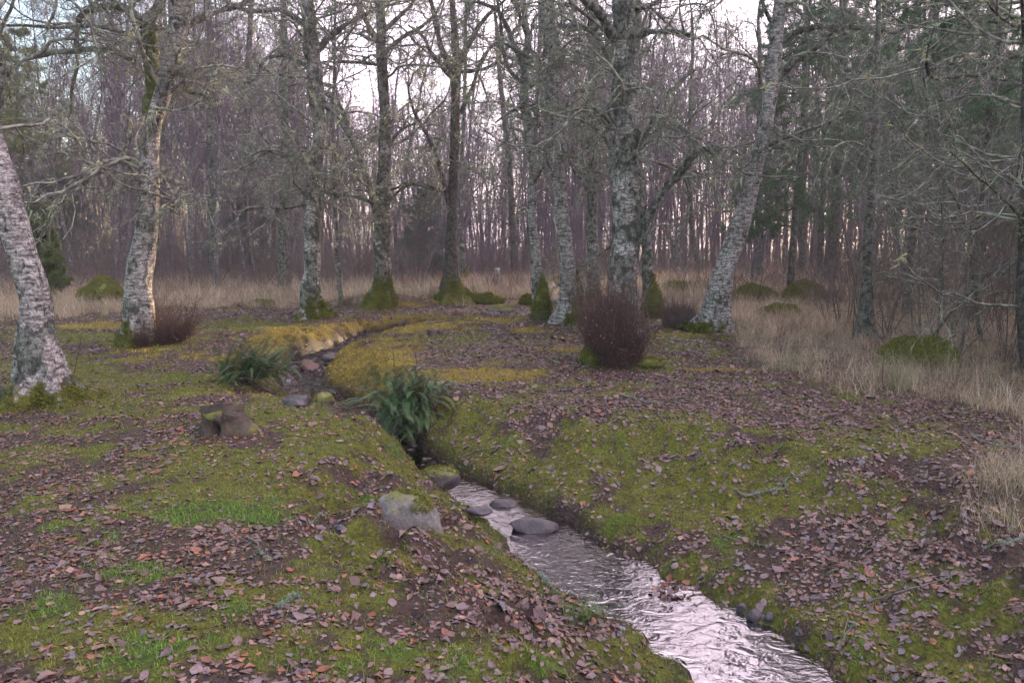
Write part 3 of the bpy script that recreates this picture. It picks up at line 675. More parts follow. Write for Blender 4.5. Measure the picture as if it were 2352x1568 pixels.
T_('alder_tree', 'dark trunk cut by the right edge with a long arching lichen limb', (2362, 850),
   [(2362, 850, 40), (2356, 780, 34), (2350, 700, 30), (2352, 600, 28), (2356, 450, 28), (2358, 300, 28), (2360, 150, 26), (2366, 0, 24)], 9, DARKBARK,
   [(-1.2, [(2356, 110, 14), (2320, 135, 13), (2275, 150, 13), (2240, 170, 12), (2210, 187, 12), (2160, 195, 11), (2120, 202, 10), (2080, 212, 10), (2050, 207, 9), (2032, 190, 8), (2022, 172, 6), (2028, 120, 4)], 0),
    (-.8, [(2352, 110, 7), (2300, 40, 10), (2250, -20, 10)], 1), (-1.4, [(2356, 400, 8), (2310, 450, 8), (2255, 495, 7), (2215, 540, 5)], 0), (-1, [(2350, 560, 10), (2300, 500, 8), (2200, 440, 6), (2080, 370, 4)], 0), (-1.2, [(2350, 60, 8), (2280, 80, 7), (2200, 80, 6), (2130, 70, 5)], 0)],
   (18, .8, 6), BOUGHS_BARE, 14, .2, (.4, .4), -.3, sides=20, limb_boughs=5)

# middle distance trunks one can tell apart
MID = [('slim leaning trunk with pale green bark beside a round cut log end', (497, 652), [(500, 650, 27), (492, 620, 22), (488, 580, 19), (486, 520, 18), (484, 400, 16), (482, 250, 15), (480, 100, 13), (478, -20, 12)], BIRCH_OLD, .3),
       ('dark trunk with mossy swollen foot, second from the pale leaning stem', (580, 645), [(585, 640, 36), (584, 610, 26), (581, 570, 22), (576, 500, 20), (572, 400, 19), (570, 250, 17), (572, 100, 15), (575, -20, 13)], DARKBARK, .9),
       ('straight grey trunk just left of the rugged split bark birch', (650, 672), [(650, 670, 36), (650, 620, 29), (650, 560, 27), (654, 480, 25), (656, 350, 22), (654, 200, 20), (652, 60, 18), (650, -30, 16)], GREY, .3),
       ('thin pale stem between the split bark birch and the root mound birch', (784, 700), [(785, 698, 15), (780, 650, 12), (775, 600, 12), (772, 540, 11), (768, 450, 10), (764, 300, 9), (768, 150, 8), (770, 0, 7)], BIRCH, .5),
       ('thin trunk with moss down one side behind the dark oak', (1068, 655), [(1070, 652, 22), (1065, 620, 14), (1062, 580, 13), (1058, 520, 12), (1060, 400, 11), (1066, 250, 10), (1070, 100, 9), (1072, -20, 8)], BIRCH_OLD, 1.0),
       ('left stem of the dark V shaped pair behind the pale post', (1186, 640), [(1186, 640, 22), (1182, 600, 19), (1178, 540, 18), (1175, 460, 16), (1168, 350, 15), (1150, 200, 13), (1140, 60, 11)], DARKBARK, .4),
       ('right stem of the dark V shaped pair behind the pale post', (1200, 640), [(1200, 640, 20), (1206, 600, 17), (1214, 540, 16), (1218, 500, 15), (1226, 400, 13), (1232, 250, 12), (1240, 60, 10)], DARKBARK, .3),
       ('short leaning grey trunk in the wood between the leaning birch and the green mound', (1610, 640), [(1612, 640, 20), (1604, 600, 17), (1594, 560, 16), (1588, 500, 14), (1584, 400, 12), (1586, 250, 11), (1590, 60, 9)], GREY, .3),
       ('upright grey trunk just right of the leaning birch, orange bracken behind', (1743, 648), [(1743, 648, 20), (1743, 600, 17), (1742, 540, 16), (1740, 450, 15), (1742, 300, 13), (1744, 100, 11)], GREY, .5),
       ('grey trunk behind the mossy hummock, left of the wider based trunk', (1842, 640), [(1842, 640, 26), (1842, 600, 22), (1842, 540, 21), (1844, 450, 19), (1848, 300, 17), (1850, 100, 14)], GREY, .3),
       ('thin grey stem emerging behind the forked birch at its right', (362, 648), [(362, 646, 18), (362, 600, 14), (361, 540, 13), (372, 400, 12), (376, 250, 11), (380, 100, 10)], GREY, .2)]
for k, (lb, b, path, bk, ms) in enumerate(MID):
    T_('tree', lb, b, path, 11 + k % 3, bk, [], (9, 2.2, 9), BOUGHS, 40 + k, .6 if ms > .5 else .35, (ms, .5), .1, sides=14)
# curved bare saplings on the right
for k, (lb, b, path) in enumerate([('curved grey sapling right of the bare conifer trunk', (2092, 735), [(2092, 735, 9), (2080, 700, 11), (2078, 650, 10), (2070, 600, 10), (2060, 540, 8), (2052, 470, 7), (2050, 350, 6)]),
                                   ('dark sapling stem bending right above the mossy hummock', (2262, 800), [(2262, 800, 10), (2250, 760, 10), (2242, 700, 9), (2236, 640, 9), (2225, 560, 7), (2200, 470, 6), (2150, 380, 5)]),
                                   ('thin upright sapling growing from the green moss mound', (2150, 830), [(2150, 830, 6), (2152, 780, 6), (2158, 720, 5), (2164, 640, 5), (2166, 560, 4)]),
                                   ('pale slanting stem leaning in from behind the mound', (2105, 800), [(2105, 800, 7), (2150, 760, 7), (2200, 700, 6), (2260, 640, 6), (2330, 590, 5)])]):
    T_('sapling', lb, b, path, 4.5, GREY, [], (10, .5, 5), BOUGHS_BARE, 70 + k, .1, (.1, .2), -.2, sides=8, sc=(.35, .7), cat='sapling')
#@@PART3
# ------------------------------------------------------------------ the wood behind
def wood_tree(seed, h=13., r=.1, nl=26, mat=FARTWIG, bark=FARBARK, z0=2.6, conif=False, lean=.02, tw=.9, forks=True):
    rg = np.random.default_rng(seed)
    P, Rr = wander(rg, np.zeros(3), unit(np.array([rg.normal() * lean, rg.normal() * lean, 1.])), h, r, 16, .07, .05, .12)
    Rr[0] *= 1.5; Rr[1] *= 1.05
    stems = [(P, Rr)]
    if forks:
        for _ in range(rg.integers(1, 3)):
            i = rg.integers(4, 9); a = rg.uniform(0, 6.28)
            stems.append(wander(rg, P[i], unit(np.array([math.cos(a) * .55, math.sin(a) * .55, 1])), h * .5, Rr[i] * .7, 9, .12, .06, .15))
    tm = [tubes([(np.concatenate([[s[0][0] - [0, 0, .3]], s[0]]) if k == 0 else s[0], np.concatenate([[s[1][0]], s[1]]) if k == 0 else s[1])], 9) for k, s in enumerate(stems)]
    V, Q, _, _ = merge([(a, b, None, {}) for a, b, c in tm])
    V = V + (perlin(V * 3.0) * .03)[:, None] * np.array([1, 1, 0])
    me = mesh('trunk', V, Q, None, bark, {'moss': .55 * np.exp(-np.clip(V[:, 2], 0, None) / .5) * (rg.random() < .6), 'white': np.full(len(V), rg.uniform(-.3, .3))}, True)
    out = []
    spec = [(8, .2, .05, 8, .42, .55, .15), (5, .25, .0, 5, .5, .65, .1), (3, .25, -.03, 0, 0, 0, 0)]
    for s, (SP, SR) in enumerate(stems):
        for _ in range(nl if s == 0 else nl // 2):
            t = rg.uniform(z0 / h if s == 0 else .1, .97); f = t * (len(SP) - 1); i = int(f); q = SP[i] + (SP[i + 1] - SP[i]) * (f - i); a = rg.uniform(0, 6.28)
            spray(rg, q, unit(np.array([math.cos(a), math.sin(a), rg.uniform(.1, 1.1)])), (1 - t * .55) * 2.6 * rg.uniform(.6, 1.2), max(SR[i] * .4, .012), spec, 0, out)
    Vc, Qc, _ = tubes([(a, np.maximum(b * tw, [.009, .006, .0045][l])) for a, b, l in out], 3)
    return me, mesh('crown', Vc, Qc, None, mat)
WOOD = [wood_tree(300 + k, 11.5 + 1.1 * k, .055 + .013 * (k % 4), 24 + 2 * k, z0=[2.2, 3.5, 1.6, 3, 2.4, 4][k]) for k in range(6)]

def sun_lane(x, y, w=2.0):
    """true in the open strip through which the low sun reaches the far bank of the stream"""
    a = SUN_AZ; t = (x + 2.6) * math.sin(a) + (y - 17.5) * math.cos(a); dperp = abs((x + 2.6) * math.cos(a) - (y - 17.5) * math.sin(a))
    return t > 1 and dperp < w

def scatter(n, ylo, yhi, test, mind, seed, xk=.78):
    rg = np.random.default_rng(seed); pts = []
    for _ in range(n * 60):
        if len(pts) >= n: break
        y = math.sqrt(rg.uniform(ylo ** 2, yhi ** 2)); x = rg.uniform(-xk, xk) * y
        if not test(x, y): continue
        if any((x - a) ** 2 + (y - b) ** 2 < mind ** 2 for a, b in pts): continue
        pts.append((x, y))
    return pts
def wt(x, y):
    px = 1176 + FP * x / y
    if sun_lane(x, y, 2.0): return False
    if 740 < px < 1260: return rnd.random() < .09
    if px < 300: return rnd.random() < .45
    return True
rg = np.random.default_rng(5)
first = {}
for k, (x, y) in enumerate(scatter(175, 25, 56, wt, 1.25, 8)):
    kk = int(rg.integers(0, len(WOOD))); me, cr = WOOD[kk]
    t = root('bare_tree', (x, y, float(H(np.array([x]), np.array([y]))[0])), 'slender bare tree, one of many in the wood beyond the dry grass', 'tree', 'bare trees of the wood behind the clearing', rg.uniform(0, 6.28))
    obj('trunk', me, t); obj('crown', cr, t); s = rg.uniform(.8, 1.12); t.scale = (s, s, s)

# farther on the wood reads as one mass of stems and twigs
def wood_mass(name, n, ylo, yhi, seed, hlo, hhi, nb, label, tmpl=14):
    rg = np.random.default_rng(seed); kits = []
    for k in range(tmpl):
        polys = []; P, Rr = wander(rg, np.zeros(3), np.array([rg.normal() * .05, rg.normal() * .05, 1]), 1.0 * 13, rg.uniform(.045, .1), 7, .06, .03, .2); polys.append((P, Rr))
        if rg.random() < .6: i = rg.integers(2, 4); polys.append(wander(rg, P[i], unit(rg.normal(size=3) * .3 + [0, 0, 1]), 7, Rr[i] * .6, 5, .1, .05, .2))
        for t in rg.uniform(.04, 1, nb) ** .85:
            f = min(t, .999) * 7; i = int(f); q = P[i] + (P[i + 1] - P[i]) * (f - i); a = rg.uniform(0, 6.28); ln = (1.2 - t * .7) * rg.uniform(.8, 2.2)
            d = unit(np.array([math.cos(a), math.sin(a), rg.uniform(.1, 1.4)])); q1 = q + d * ln * .5; q2 = q1 + unit(d + rg.normal(size=3) * .5) * ln * .5
            polys.append((np.array([q, q1, q2]), np.array([.02, .013, .008])))
            for _ in range(5):
                s = q + (q2 - q) * rg.uniform(.15, 1); polys.append((np.array([s, s + unit(d + rg.normal(size=3) * .8) * ln * rg.uniform(.25, .55)]), np.array([.011, .006])))
        kits.append(tubes(polys, 3)[:2])
    parts = []
    while len(parts) < n:
        y = math.sqrt(rg.uniform(ylo ** 2, yhi ** 2)); x = rg.uniform(-.88, .88) * y; px = 1176 + FP * x / y
        if sun_lane(x, y, 1.0): continue
        el = (.2 if px < 260 else .315 if px < 760 else .185 if px < 1230 else .27) * rg.uniform(.75, 1.1); s = min((el * y + 1.6) / 13, 1.6); V, Q = kits[rg.integers(0, tmpl)]; a = rg.uniform(0, 6.28)
        c, sn = math.cos(a), math.sin(a); W = V @ np.array([[c, sn, 0], [-sn, c, 0], [0, 0, 1]]) * [1.1, 1.1, s]; parts.append((W + [x, y, -.2], Q, None, {}))
    V, Q, _, _ = merge(parts); o = obj(name, mesh(name, V, Q, None, FARTWIG)); tag(o, label, 'woodland', kind='stuff')
wood_mass('distant_wood', 1250, 50, 92, 21, 10.5, 15, 40, 'purple brown mass of bare distant trees closing off the clearing')

# understorey: fine upright twigs, brown at the foot of the wood
def brush_band(name, n, ylo, yhi, seed, hlo, hhi, mat, label, test, spread=.25, xk=.8, rr=(.003, .006)):
    rg = np.random.default_rng(seed); polys = []
    while len(polys) < n:
        y = rg.uniform(ylo, yhi); x = rg.uniform(-xk, xk) * y
        if not test(x, y): continue
        b = np.array([x, y, float(0)]); m = rg.integers(4, 9)
        for _ in range(m):
            q = b + np.array([rg.normal() * spread, rg.normal() * spread, 0]); h = rg.uniform(hlo, hhi)
            P, Rr = wander(rg, q, unit(np.array([rg.normal() * .35, rg.normal() * .35, 1])), h, rg.uniform(*rr), 4, .2, .02, .4)
            polys.append((P, Rr))
            for _ in range(3):
                i = rg.integers(1, 4); polys.append(wander(rg, P[i], unit(rg.normal(size=3) * .6 + [0, 0, .6]), h * .4, Rr[i] * .7, 2, .2, 0, .5))
    zz = H(np.array([p[0][0][0] for p in polys]), np.array([p[0][0][1] for p in polys]))
    last = 0
    for k, p in enumerate(polys):
        if p[0][0][2] == 0: last = zz[k]
        p[0][:, 2] += last - .03
    V, Q, _ = tubes(polys, 3)
    o = obj(name, mesh(name, V, Q, None, mat)); return tag(o, label, 'undergrowth', kind='stuff')
def lanefree(x, y): return not sun_lane(x, y, 2.4)
brush_band('undergrowth', 26000, 31, 48, 31, .5, 2.6, HEATHTWIG, 'brown purple undergrowth of low bare twigs along the foot of the wood', lanefree, .5, rr=(.004, .008))
brush_band('undergrowth', 15000, 24, 36, 32, .3, 1.3, HEATHTWIG, 'low red brown heath twigs at the left back of the clearing', lambda x, y: lanefree(x, y) and x < -.22 * y + rnd.uniform(-1, 1), .5)

brush_band('shrub_layer', 5200, 40, 62, 33, 2.2, 6.5, FARTWIG, 'tall fine purple grey shrub layer filling the far wood', lanefree, .9, rr=(.012, .02))
brush_band('shrub_layer', 6500, 33, 50, 34, 1.6, 4.4, FARTWIG, 'fine purple grey saplings between the trunks of the wood', lanefree, .8, rr=(.006, .011))
# ------------------------------------------------------------------ bare shrubs of the right hand thicket
def shrub(seed, h, n, mat=THICKTWIG, spread=.5, r=.010, lean=.35):
    rg = np.random.default_rng(seed); st, tw = [], []
    spec = [(10, .12, .0, 9, .42, .5, .15), (6, .22, -.01, 5, .5, .6, .1), (4, .25, -.03, 0, 0, 0, 0)]
    for k in range(n):
        a = rg.uniform(0, 6.28); q = np.array([math.cos(a), math.sin(a), 0]) * rg.uniform(0, spread * .4) - np.array([0, 0, .15])
        o = spray(rg, q, unit(np.array([math.cos(a) * lean * rg.uniform(.3, 1.6), math.sin(a) * lean * rg.uniform(.3, 1.6), 1])), h * rg.uniform(.6, 1.15), r * rg.uniform(.6, 1.3), spec)
        st += [(p, q_) for p, q_, l in o if l == 0]; tw += [(p, q_) for p, q_, l in o if l > 0]
    V, Q, _ = tubes(st, 6); V2, Q2, _ = tubes(tw, 3)
    return mesh('stem', V, Q, None, mat), mesh('twigs', V2, Q2, None, mat)
SHR = [shrub(400, 3.2, 6), shrub(401, 2.4, 8), shrub(402, 4.0, 5), shrub(403, 3.4, 7, HEATHTWIG), shrub(404, 4.6, 6, THICKTWIG, .9, .014, .5)]
rg = np.random.default_rng(77)
def tt(x, y):
    px = 1176 + FP * x / y
    lim = 2110 if y < 13 else (1850 if y < 20 else 1560)
    return px > lim and not sun_lane(x, y, 1.9) and y < 26
pts = scatter(120, 8.5, 26, tt, .6, 51, 1.05)
for x, y in pts:
    me, tw = SHR[int(rg.integers(0, len(SHR)))]
    near = y < 15
    t = root('bare_shrub', (x, y, float(H(np.array([x]), np.array([y]))[0])), 'many stemmed bare shrub in the tangled thicket on the right', 'shrub', 'bare shrubs of the right hand thicket', rg.uniform(0, 6.28))
    obj('stem', me, t); obj('twigs', tw, t); s = rg.uniform(.65, 1.1); t.scale = (s, s, s * rg.uniform(.9, 1.2))
pts = scatter(45, 25, 33, lambda x, y: 1176 + FP * x / y < 1000 and lanefree(x, y), .9, 52)
for x, y in pts:
    me, tw = SHR[int(rg.integers(0, len(SHR)))]
    t = root('bare_shrub', (x, y, float(H(np.array([x]), np.array([y]))[0])), 'bare shrub at the edge of the wood behind the dry grass on the left', 'shrub', 'bare shrubs at the back left of the clearing', rg.uniform(0, 6.28))
    obj('stem', me, t); obj('twigs', tw, t); s = rg.uniform(.7, 1.2); t.scale = (s, s, s)

# ------------------------------------------------------------------ conifers
def conifer(seed, h, r, z0, blen, pal, dens=1.0, nsz=.075, droop=-.12, nbr=46, bark=GREY):
    rg = np.random.default_rng(seed)
    P, Rr = wander(rg, np.zeros(3), np.array([0, 0, 1.]), h, r, 14, .02, .02, .1); Rr[0] *= 1.3
    P = np.concatenate([[P[0] - [0, 0, .3]], P]); Rr = np.concatenate([[Rr[0]], Rr])
    V, Q, _ = tubes([(P, Rr)], 12)
    tm = mesh('trunk', V, Q, None, bark, {'moss': .4 * np.exp(-np.clip(V[:, 2], 0, None) / .4), 'white': np.full(len(V), -.3)}, True)
    br, cs = [], []
    for k in range(nbr):
        z = z0 + (h - z0) * (k + rg.random()) / nbr; t = (z - z0) / (h - z0); a = rg.uniform(0, 6.28)
        q = np.array([np.interp(z, P[:, 2], P[:, 0]), np.interp(z, P[:, 2], P[:, 1]), z]); ln = blen * (1 - t) ** .7 * rg.uniform(.6, 1.15) + .3
        o = spray(rg, q, unit(np.array([math.cos(a), math.sin(a), .15])), ln, .02, [(8, .1, droop * .4, 9, .4, .5, .15), (5, .15, droop * .6, 4, .45, .6, .1), (3, .2, droop, 0, 0, 0, 0)])
        br += [(p, w) for p, w, l in o]
        for p, w, l in o:
            if l == 0: continue
            m = int((5 if l == 1 else 3) * dens * rg.uniform(.3, 1.6))
            for _ in range(m):
                f = rg.random() * (len(p) - 1); i = int(f); cs.append(p[i] + (p[i + 1] - p[i]) * (f - i))
    V, Q, _ = tubes(br, 3); cr = mesh('crown', V, Q, None, DARKBARK, {'moss': np.zeros(len(V)), 'white': np.zeros(len(V))})
    cs = np.array(cs); V, T, c = tufts(rg, cs, rg.uniform(.7, 1.3, len(cs)) * nsz, 12, pal, .1, .05)
    return tm, cr, mesh('needles', V, None, T, NEEDLE, {'col': c})
GRN = np.array([[.07, .15, .06], [.09, .18, .065], [.05, .11, .05], [.12, .19, .08]])
BLU = np.array([[.075, .12, .095], [.09, .14, .11], [.055, .09, .08]])
PIN = np.array([[.12, .15, .03], [.08, .11, .03], [.17, .17, .05]])
CONS = [conifer(500, 12, .10, 1.8, 2.2, GRN, 3.2), conifer(501, 13, .11, 3.0, 2.6, GRN, 2.8), conifer(502, 11, .09, 3.4, 2.0, GRN, 3)]
BUSHY = conifer(503, 3.4, .05, .25, 1.5, BLU, 1.6, .09, -.05, 40)
PINE = conifer(504, 11, .17, 4.2, 2.6, PIN, 1.6, .11, .05, 34)
JUNI = conifer(505, 2.7, .05, .05, .36, np.array([[.09, .13, .03], [.065, .10, .025], [.13, .16, .04]]), 1.6, .08, .3, 60)
def put_conifer(kit, px, Y, s, label, name='conifer_tree', cat='tree', group=None, sz=1.0):
    q, _ = at_y(px, 600, Y); x = q[0]
    t = root(name, (x, Y, float(H(np.array([x]), np.array([Y]))[0])), label, cat, group, rnd.uniform(0, 6.28)); t.scale = (s, s, s * sz)
    obj('trunk', kit[0], t); obj('crown', kit[1], t); obj('needles', kit[2], t); return t
for k, (px, Y, lb) in enumerate([(1820, 21, 'dark green conifer showing between the leaning birch and the bare conifer trunk'), (1885, 26, 'tall green conifer standing just behind the mossy based trunk'), (2090, 17, 'green conifer right of the bare conifer trunk'),
                                 (2165, 22, 'slim green conifer deep in the thicket, second from the bare conifer trunk'), (2240, 16, 'green conifer above the moss mound in the thicket'), (2320, 24, 'thin green conifer near the bright gap at the right edge'),
                                 (2450, 19, 'green conifer reaching in over the right edge'), (1990, 30, 'distant green conifer directly behind the bare conifer trunk')]):
    if not sun_lane((px - 1176) / FP * Y, Y, 1.2): put_conifer(CONS[k % 3], px, Y, rnd.uniform(.9, 1.1), lb)
put_conifer(BUSHY, 985, 33, 1.1, 'bushy blue green young conifer at the back beside the dark oak', 'young_conifer')
put_conifer(BUSHY, 560, 37, 1.1, 'dim young conifer in the wood behind the left trunks', 'young_conifer')
put_conifer(BUSHY, 150, 36, 1.35, 'wide dim green conifer behind the columnar juniper', 'young_conifer')
put_conifer(PINE, -70, 24, 1.0, 'yellow green pine whose crown pokes in at the top left corner', 'pine_tree')
put_conifer(PINE, 60, 34, .95, 'farther dark green pine behind the leaning left birch', 'pine_tree')
put_conifer(JUNI, 106, 23, 1.0, 'narrow columnar juniper, dark green, behind the leaning left birch', 'juniper_shrub', 'shrub')
# unseen young conifers added past the right side, shading the foreground from low sun
for k in range(12):
    x = 9.5 + (k % 4) * 1.9 + rnd.uniform(-.5, .5); y = 5.0 + (k // 4) * 2.6 + (k % 4) * .9
    t = root('young_conifer', (x, y, 0), 'unseen young conifer added beyond the right edge to shade the clearing', 'tree', 'unseen young conifers added to block the low sun', k * 1.3)
    kit = BUSHY; s = rnd.uniform(1.1, 1.5); t.scale = (s, s, s)
    obj('trunk', kit[0], t); obj('crown', kit[1], t); obj('needles', kit[2], t)

# ------------------------------------------------------------------ leaves, moss, grass on the ground
def scatter_ground(ylo, yhi, dens, seed, xk=.72, pad=1.0):
    rg = np.random.default_rng(seed); area = (yhi ** 2 - ylo ** 2) * xk + 2 * pad * (yhi - ylo); n = int(area * dens)
    y = rg.uniform(ylo, yhi, int(n * 1.0)); w = xk * y + pad; keep = rg.random(len(y)) < w / w.max()
    m = int(n * w.max() / w.mean()); y = rg.uniform(ylo, yhi, m); w = xk * y + pad; y = y[rg.random(m) < w / w.max()]
    x = rg.uniform(-1, 1, len(y)) * (xk * y + pad); return rg, x, y
LEAFC = np.array([.72, .72, .72, .72, .66, .72, .72, 1.15, 1.15, 1.0, .75])[:, None] * np.array([[.20, .145, .15]] * 0 + [[.20, .125, .13], [.175, .10, .098], [.225, .155, .16], [.16, .08, .066], [.26, .18, .165], [.13, .075, .065], [.23, .135, .11], [.21, .075, .035], [.16, .055, .03], [.25, .15, .11], [.15, .14, .165]])
LEAFW = np.array([20, 18, 13, 12, 8, 9, 9, 4, 4, 5, 6.]); LEAFW /= LEAFW.sum()
leaf_out = np.array([(0, -.55), (.20, -.34), (.36, -.05), (.30, .22), (.0, .62), (-.30, .22), (-.36, -.05), (-.20, -.34)])
def leaf_mesh(rg, x, y, size, lift, tilt, orange=1.0):
    n = len(x); z = H(x, y); e = .03
    gxn = (H(x + e, y) - H(x - e, y)) / (2 * e); gyn = (H(x, y + e) - H(x, y - e)) / (2 * e)
    nrm = np.stack([-gxn, -gyn, np.ones(n)], 1) + rg.normal(size=(n, 3)) * tilt[:, None]; nrm /= np.linalg.norm(nrm, axis=1)[:, None]; nrm[:, 2] = np.abs(nrm[:, 2])
    a = rg.uniform(0, 6.28, n); t = np.stack([np.cos(a), np.sin(a), np.zeros(n)], 1); t -= nrm * (t * nrm).sum(1)[:, None]; t /= np.linalg.norm(t, axis=1)[:, None]; b = np.cross(nrm, t)
    C = np.stack([x, y, z + lift], 1); asp = rg.uniform(.8, 1.35, n); curl = rg.uniform(-.4, .5, n); curl2 = rg.uniform(-.4, .5, n)
    k = leaf_out; jit = 1 + .12 * rg.normal(size=(n, 8))
    U = k[None, :, 1] * size[:, None] * jit; W = k[None, :, 0] * (size * asp)[:, None] * jit
    hgt = size[:, None] * (curl[:, None] * (k[None, :, 0] / .36) ** 2 * .5 + curl2[:, None] * (k[None, :, 1] / .6) ** 2 * .4)
    V = C[:, None, :] + U[..., None] * t[:, None, :] + W[..., None] * b[:, None, :] + hgt[..., None] * nrm[:, None, :]
    V = np.concatenate([V, C[:, None, :]], 1).reshape(-1, 3)
    j = np.arange(8); T = np.stack([np.full(8, 8), j, (j + 1) % 8], 1); T = (np.arange(n)[:, None, None] * 9 + T[None]).reshape(-1, 3)
    w = LEAFW.copy(); w[7:10] *= 3.2; w[3] *= 1.6; w /= w.sum(); red = (rg.random(n) < .9 * sstep(.6, -1.6, x)) & (y < 8)
    c = LEAFC[np.where(red, rg.choice(len(LEAFC), n, p=w), rg.choice(len(LEAFC), n, p=LEAFW))] * rg.uniform(.7, 1.25, n)[:, None]; c = np.repeat(c, 9, 0)
    return V, None, T, {'col': c}
parts = []
for ylo, yhi, dens, s0, sd in ((1.4, 4.5, 2500, .0255, 61), (4.5, 8, 1700, .028, 62), (8, 13, 850, .034, 63), (13, 20, 260, .05, 64), (20, 26, 70, .07, 65)):
    rg, x, y = scatter_ground(ylo, yhi, dens, sd); z = H(x, y); k = masks(x, y, z)
    patch = n2(x, y, .6, 3, 71) + .5 * n2(x, y, .22, 2, 72)
    p = .46 + 1.0 * patch; p = p * (1 - .62 * sstep(.25, .7, k['moss'])) * (1 - .93 * sstep(.1, .5, k['gold'])) * (1 - .6 * sstep(.2, .7, k['green'])) * (1 - .85 * k['dry'])
    p = p + .25 * ell(k['px'], k['py'], [(2150, 1250, 260, 260, 1), (1950, 1450, 300, 120, 1), (1200, 1420, 250, 120, 1), (150, 1300, 200, 60, 1), (1150, 800, 200, 30, 2), (1500, 910, 420, 60, 1.2), (1900, 970, 300, 40, 1.2), (1130, 715, 250, 14, 2)])
    p = np.where(k['d'] < k['hw'] + .015, .22 * (y < 7) + .25 * (y > 7.5) * (k['d'] > .08), p)
    keep = rg.random(len(x)) < p; x, y = x[keep], y[keep]; m = len(x)
    size = s0 * rg.lognormal(0, .36, m); parts.append(leaf_mesh(rg, x, y, size, rg.uniform(.0, .009, m), np.abs(rg.normal(0, .17, m)) + .03, 1.0))
V, Q, T, A = merge(parts); tag(obj('fallen_leaves', mesh('fallen_leaves', V, None, T, LEAFM, A)), 'brown and mauve dead leaves littering the clearing', 'leaf litter', kind='stuff')

def blades(rg, B, ang, lean, ln, wd, col, bend, seg=3):
    """curved blades from points B; returns quads strip mesh"""
    n = len(B); t = np.linspace(0, 1, seg + 1); dirh = np.stack([np.cos(ang), np.sin(ang), np.zeros(n)], 1); sd = np.stack([-np.sin(ang), np.cos(ang), np.zeros(n)], 1)
    th = lean[:, None] + bend[:, None] * t[None, :]; ds = (ln / seg)[:, None]
    hx = np.cumsum(np.concatenate([np.zeros((n, 1)), np.sin(th[:, :-1]) * ds], 1), 1); hz = np.cumsum(np.concatenate([np.zeros((n, 1)), np.cos(th[:, :-1]) * ds], 1), 1)
    C = B[:, None, :] + hx[..., None] * dirh[:, None, :] + hz[..., None] * np.array([0, 0, 1.]); w = (wd[:, None] * (1 - .85 * t[None, :]) * .5)
    V = np.stack([C - sd[:, None, :] * w[..., None], C + sd[:, None, :] * w[..., None]], 2).reshape(-1, 3)
    i = np.arange(seg); q = np.stack([2 * i, 2 * i + 1, 2 * i + 3, 2 * i + 2], 1); Q = (np.arange(n)[:, None, None] * 2 * (seg + 1) + q[None]).reshape(-1, 4)
    return V, Q, None, {'col': np.repeat(col, 2 * (seg + 1), 0)}

mp_, gp_ = [], []
for ylo, yhi, dens, hh, sd in ((1.4, 4.2, 6500, .026, 81), (4.2, 7, 3600, .030, 82), (7, 11, 1700, .038, 83), (11, 16, 700, .055, 84), (16, 22, 260, .075, 85)):
    rg, x, y = scatter_ground(ylo, yhi, dens, sd); z = H(x, y); k = masks(x, y, z)
    gold = sstep(.15, .6, k['gold']); mo = sstep(.28, .6, k['moss']); gr = sstep(.2, .65, k['green'])
    p = np.clip(.38 + gold + mo * .7 + gr, 0, 1) * (1 - k['dry']) * (k['d'] > k['hw'] + .02)
    keep = rg.random(len(x)) < p; x, y, z, gold, gr, mo = (a[keep] for a in (x, y, z, gold, gr, mo)); n = len(x)
    nv = n2(x, y, .3, 2, 91)
    base = np.array([.19, .205, .03]) * np.ones((n, 1)); bare = 1 - np.clip(mo + gr + gold, 0, 1); base = lerp(base, np.array([.12, .195, .025]), sstep(-.1, .4, nv)); base = lerp(base, np.array([.26, .22, .07]), sstep(.1, .5, -nv) * .6)
    base = lerp(base, np.array([.52, .385, .06]), gold * (.45 + .55 * sstep(-.2, .3, nv))); base = lerp(base, np.array([.14, .25, .03]), gr)
    base = lerp(base, np.array([.17, .15, .055]), bare * .8) * rg.uniform(.6, 1.35, n)[:, None]
    mp_.append(blades(rg, np.stack([x, y, z - .003], 1), rg.uniform(0, 6.28, n), rg.uniform(.2, 1.35, n), hh * rg.uniform(.4, 1.1, n) * (1 + .35 * gr - .15 * gold), hh * rg.uniform(.10, .22, n), base, rg.uniform(.2, 1.2, n), 2))
V, Q, T, A = merge(mp_); tag(obj('moss', mesh('moss', V, Q, None, MOSSF, A)), 'green and golden moss carpeting the banks and hollows', 'moss', kind='stuff')

# short green grass near, pale dead grass farther
parts = []
for ylo, yhi, dens, sd in ((1.4, 5, 260, 101), (5, 9, 110, 102), (9, 15, 25, 103)):
    rg, x, y = scatter_ground(ylo, yhi, dens, sd); z = H(x, y); k = masks(x, y, z)
    p = .2 + .9 * sstep(.2, .7, k['green']) + .9 * np.exp(-((k['d'] - k['hw'] - .08) / .12) ** 2) * (y < 11)
    keep = (rg.random(len(x)) < p) & (k['d'] > k['hw'] + .03) & (k['dry'] < .5); x, y = x[keep], y[keep]; m = 7; n = len(x) * m
    X = np.repeat(x, m) + rg.normal(size=n) * .018; Y = np.repeat(y, m) + rg.normal(size=n) * .018
    pal = np.array([[.11, .21, .03], [.14, .22, .04], [.25, .22, .09], [.08, .16, .035]])
    parts.append(blades(rg, np.stack([X, Y, H(X, Y)], 1), rg.uniform(0, 6.28, n), rg.uniform(.1, .9, n), rg.uniform(.015, .055, n), rg.uniform(.0015, .003, n), pal[rg.integers(0, 4, n)] * rg.uniform(.7, 1.2, n)[:, None], rg.uniform(0, 1.2, n)))
V, Q, T, A = merge(parts); tag(obj('grass', mesh('grass', V, Q, None, GRASSM, A)), 'short green grass blades between the leaves and along the water', 'grass', kind='stuff')

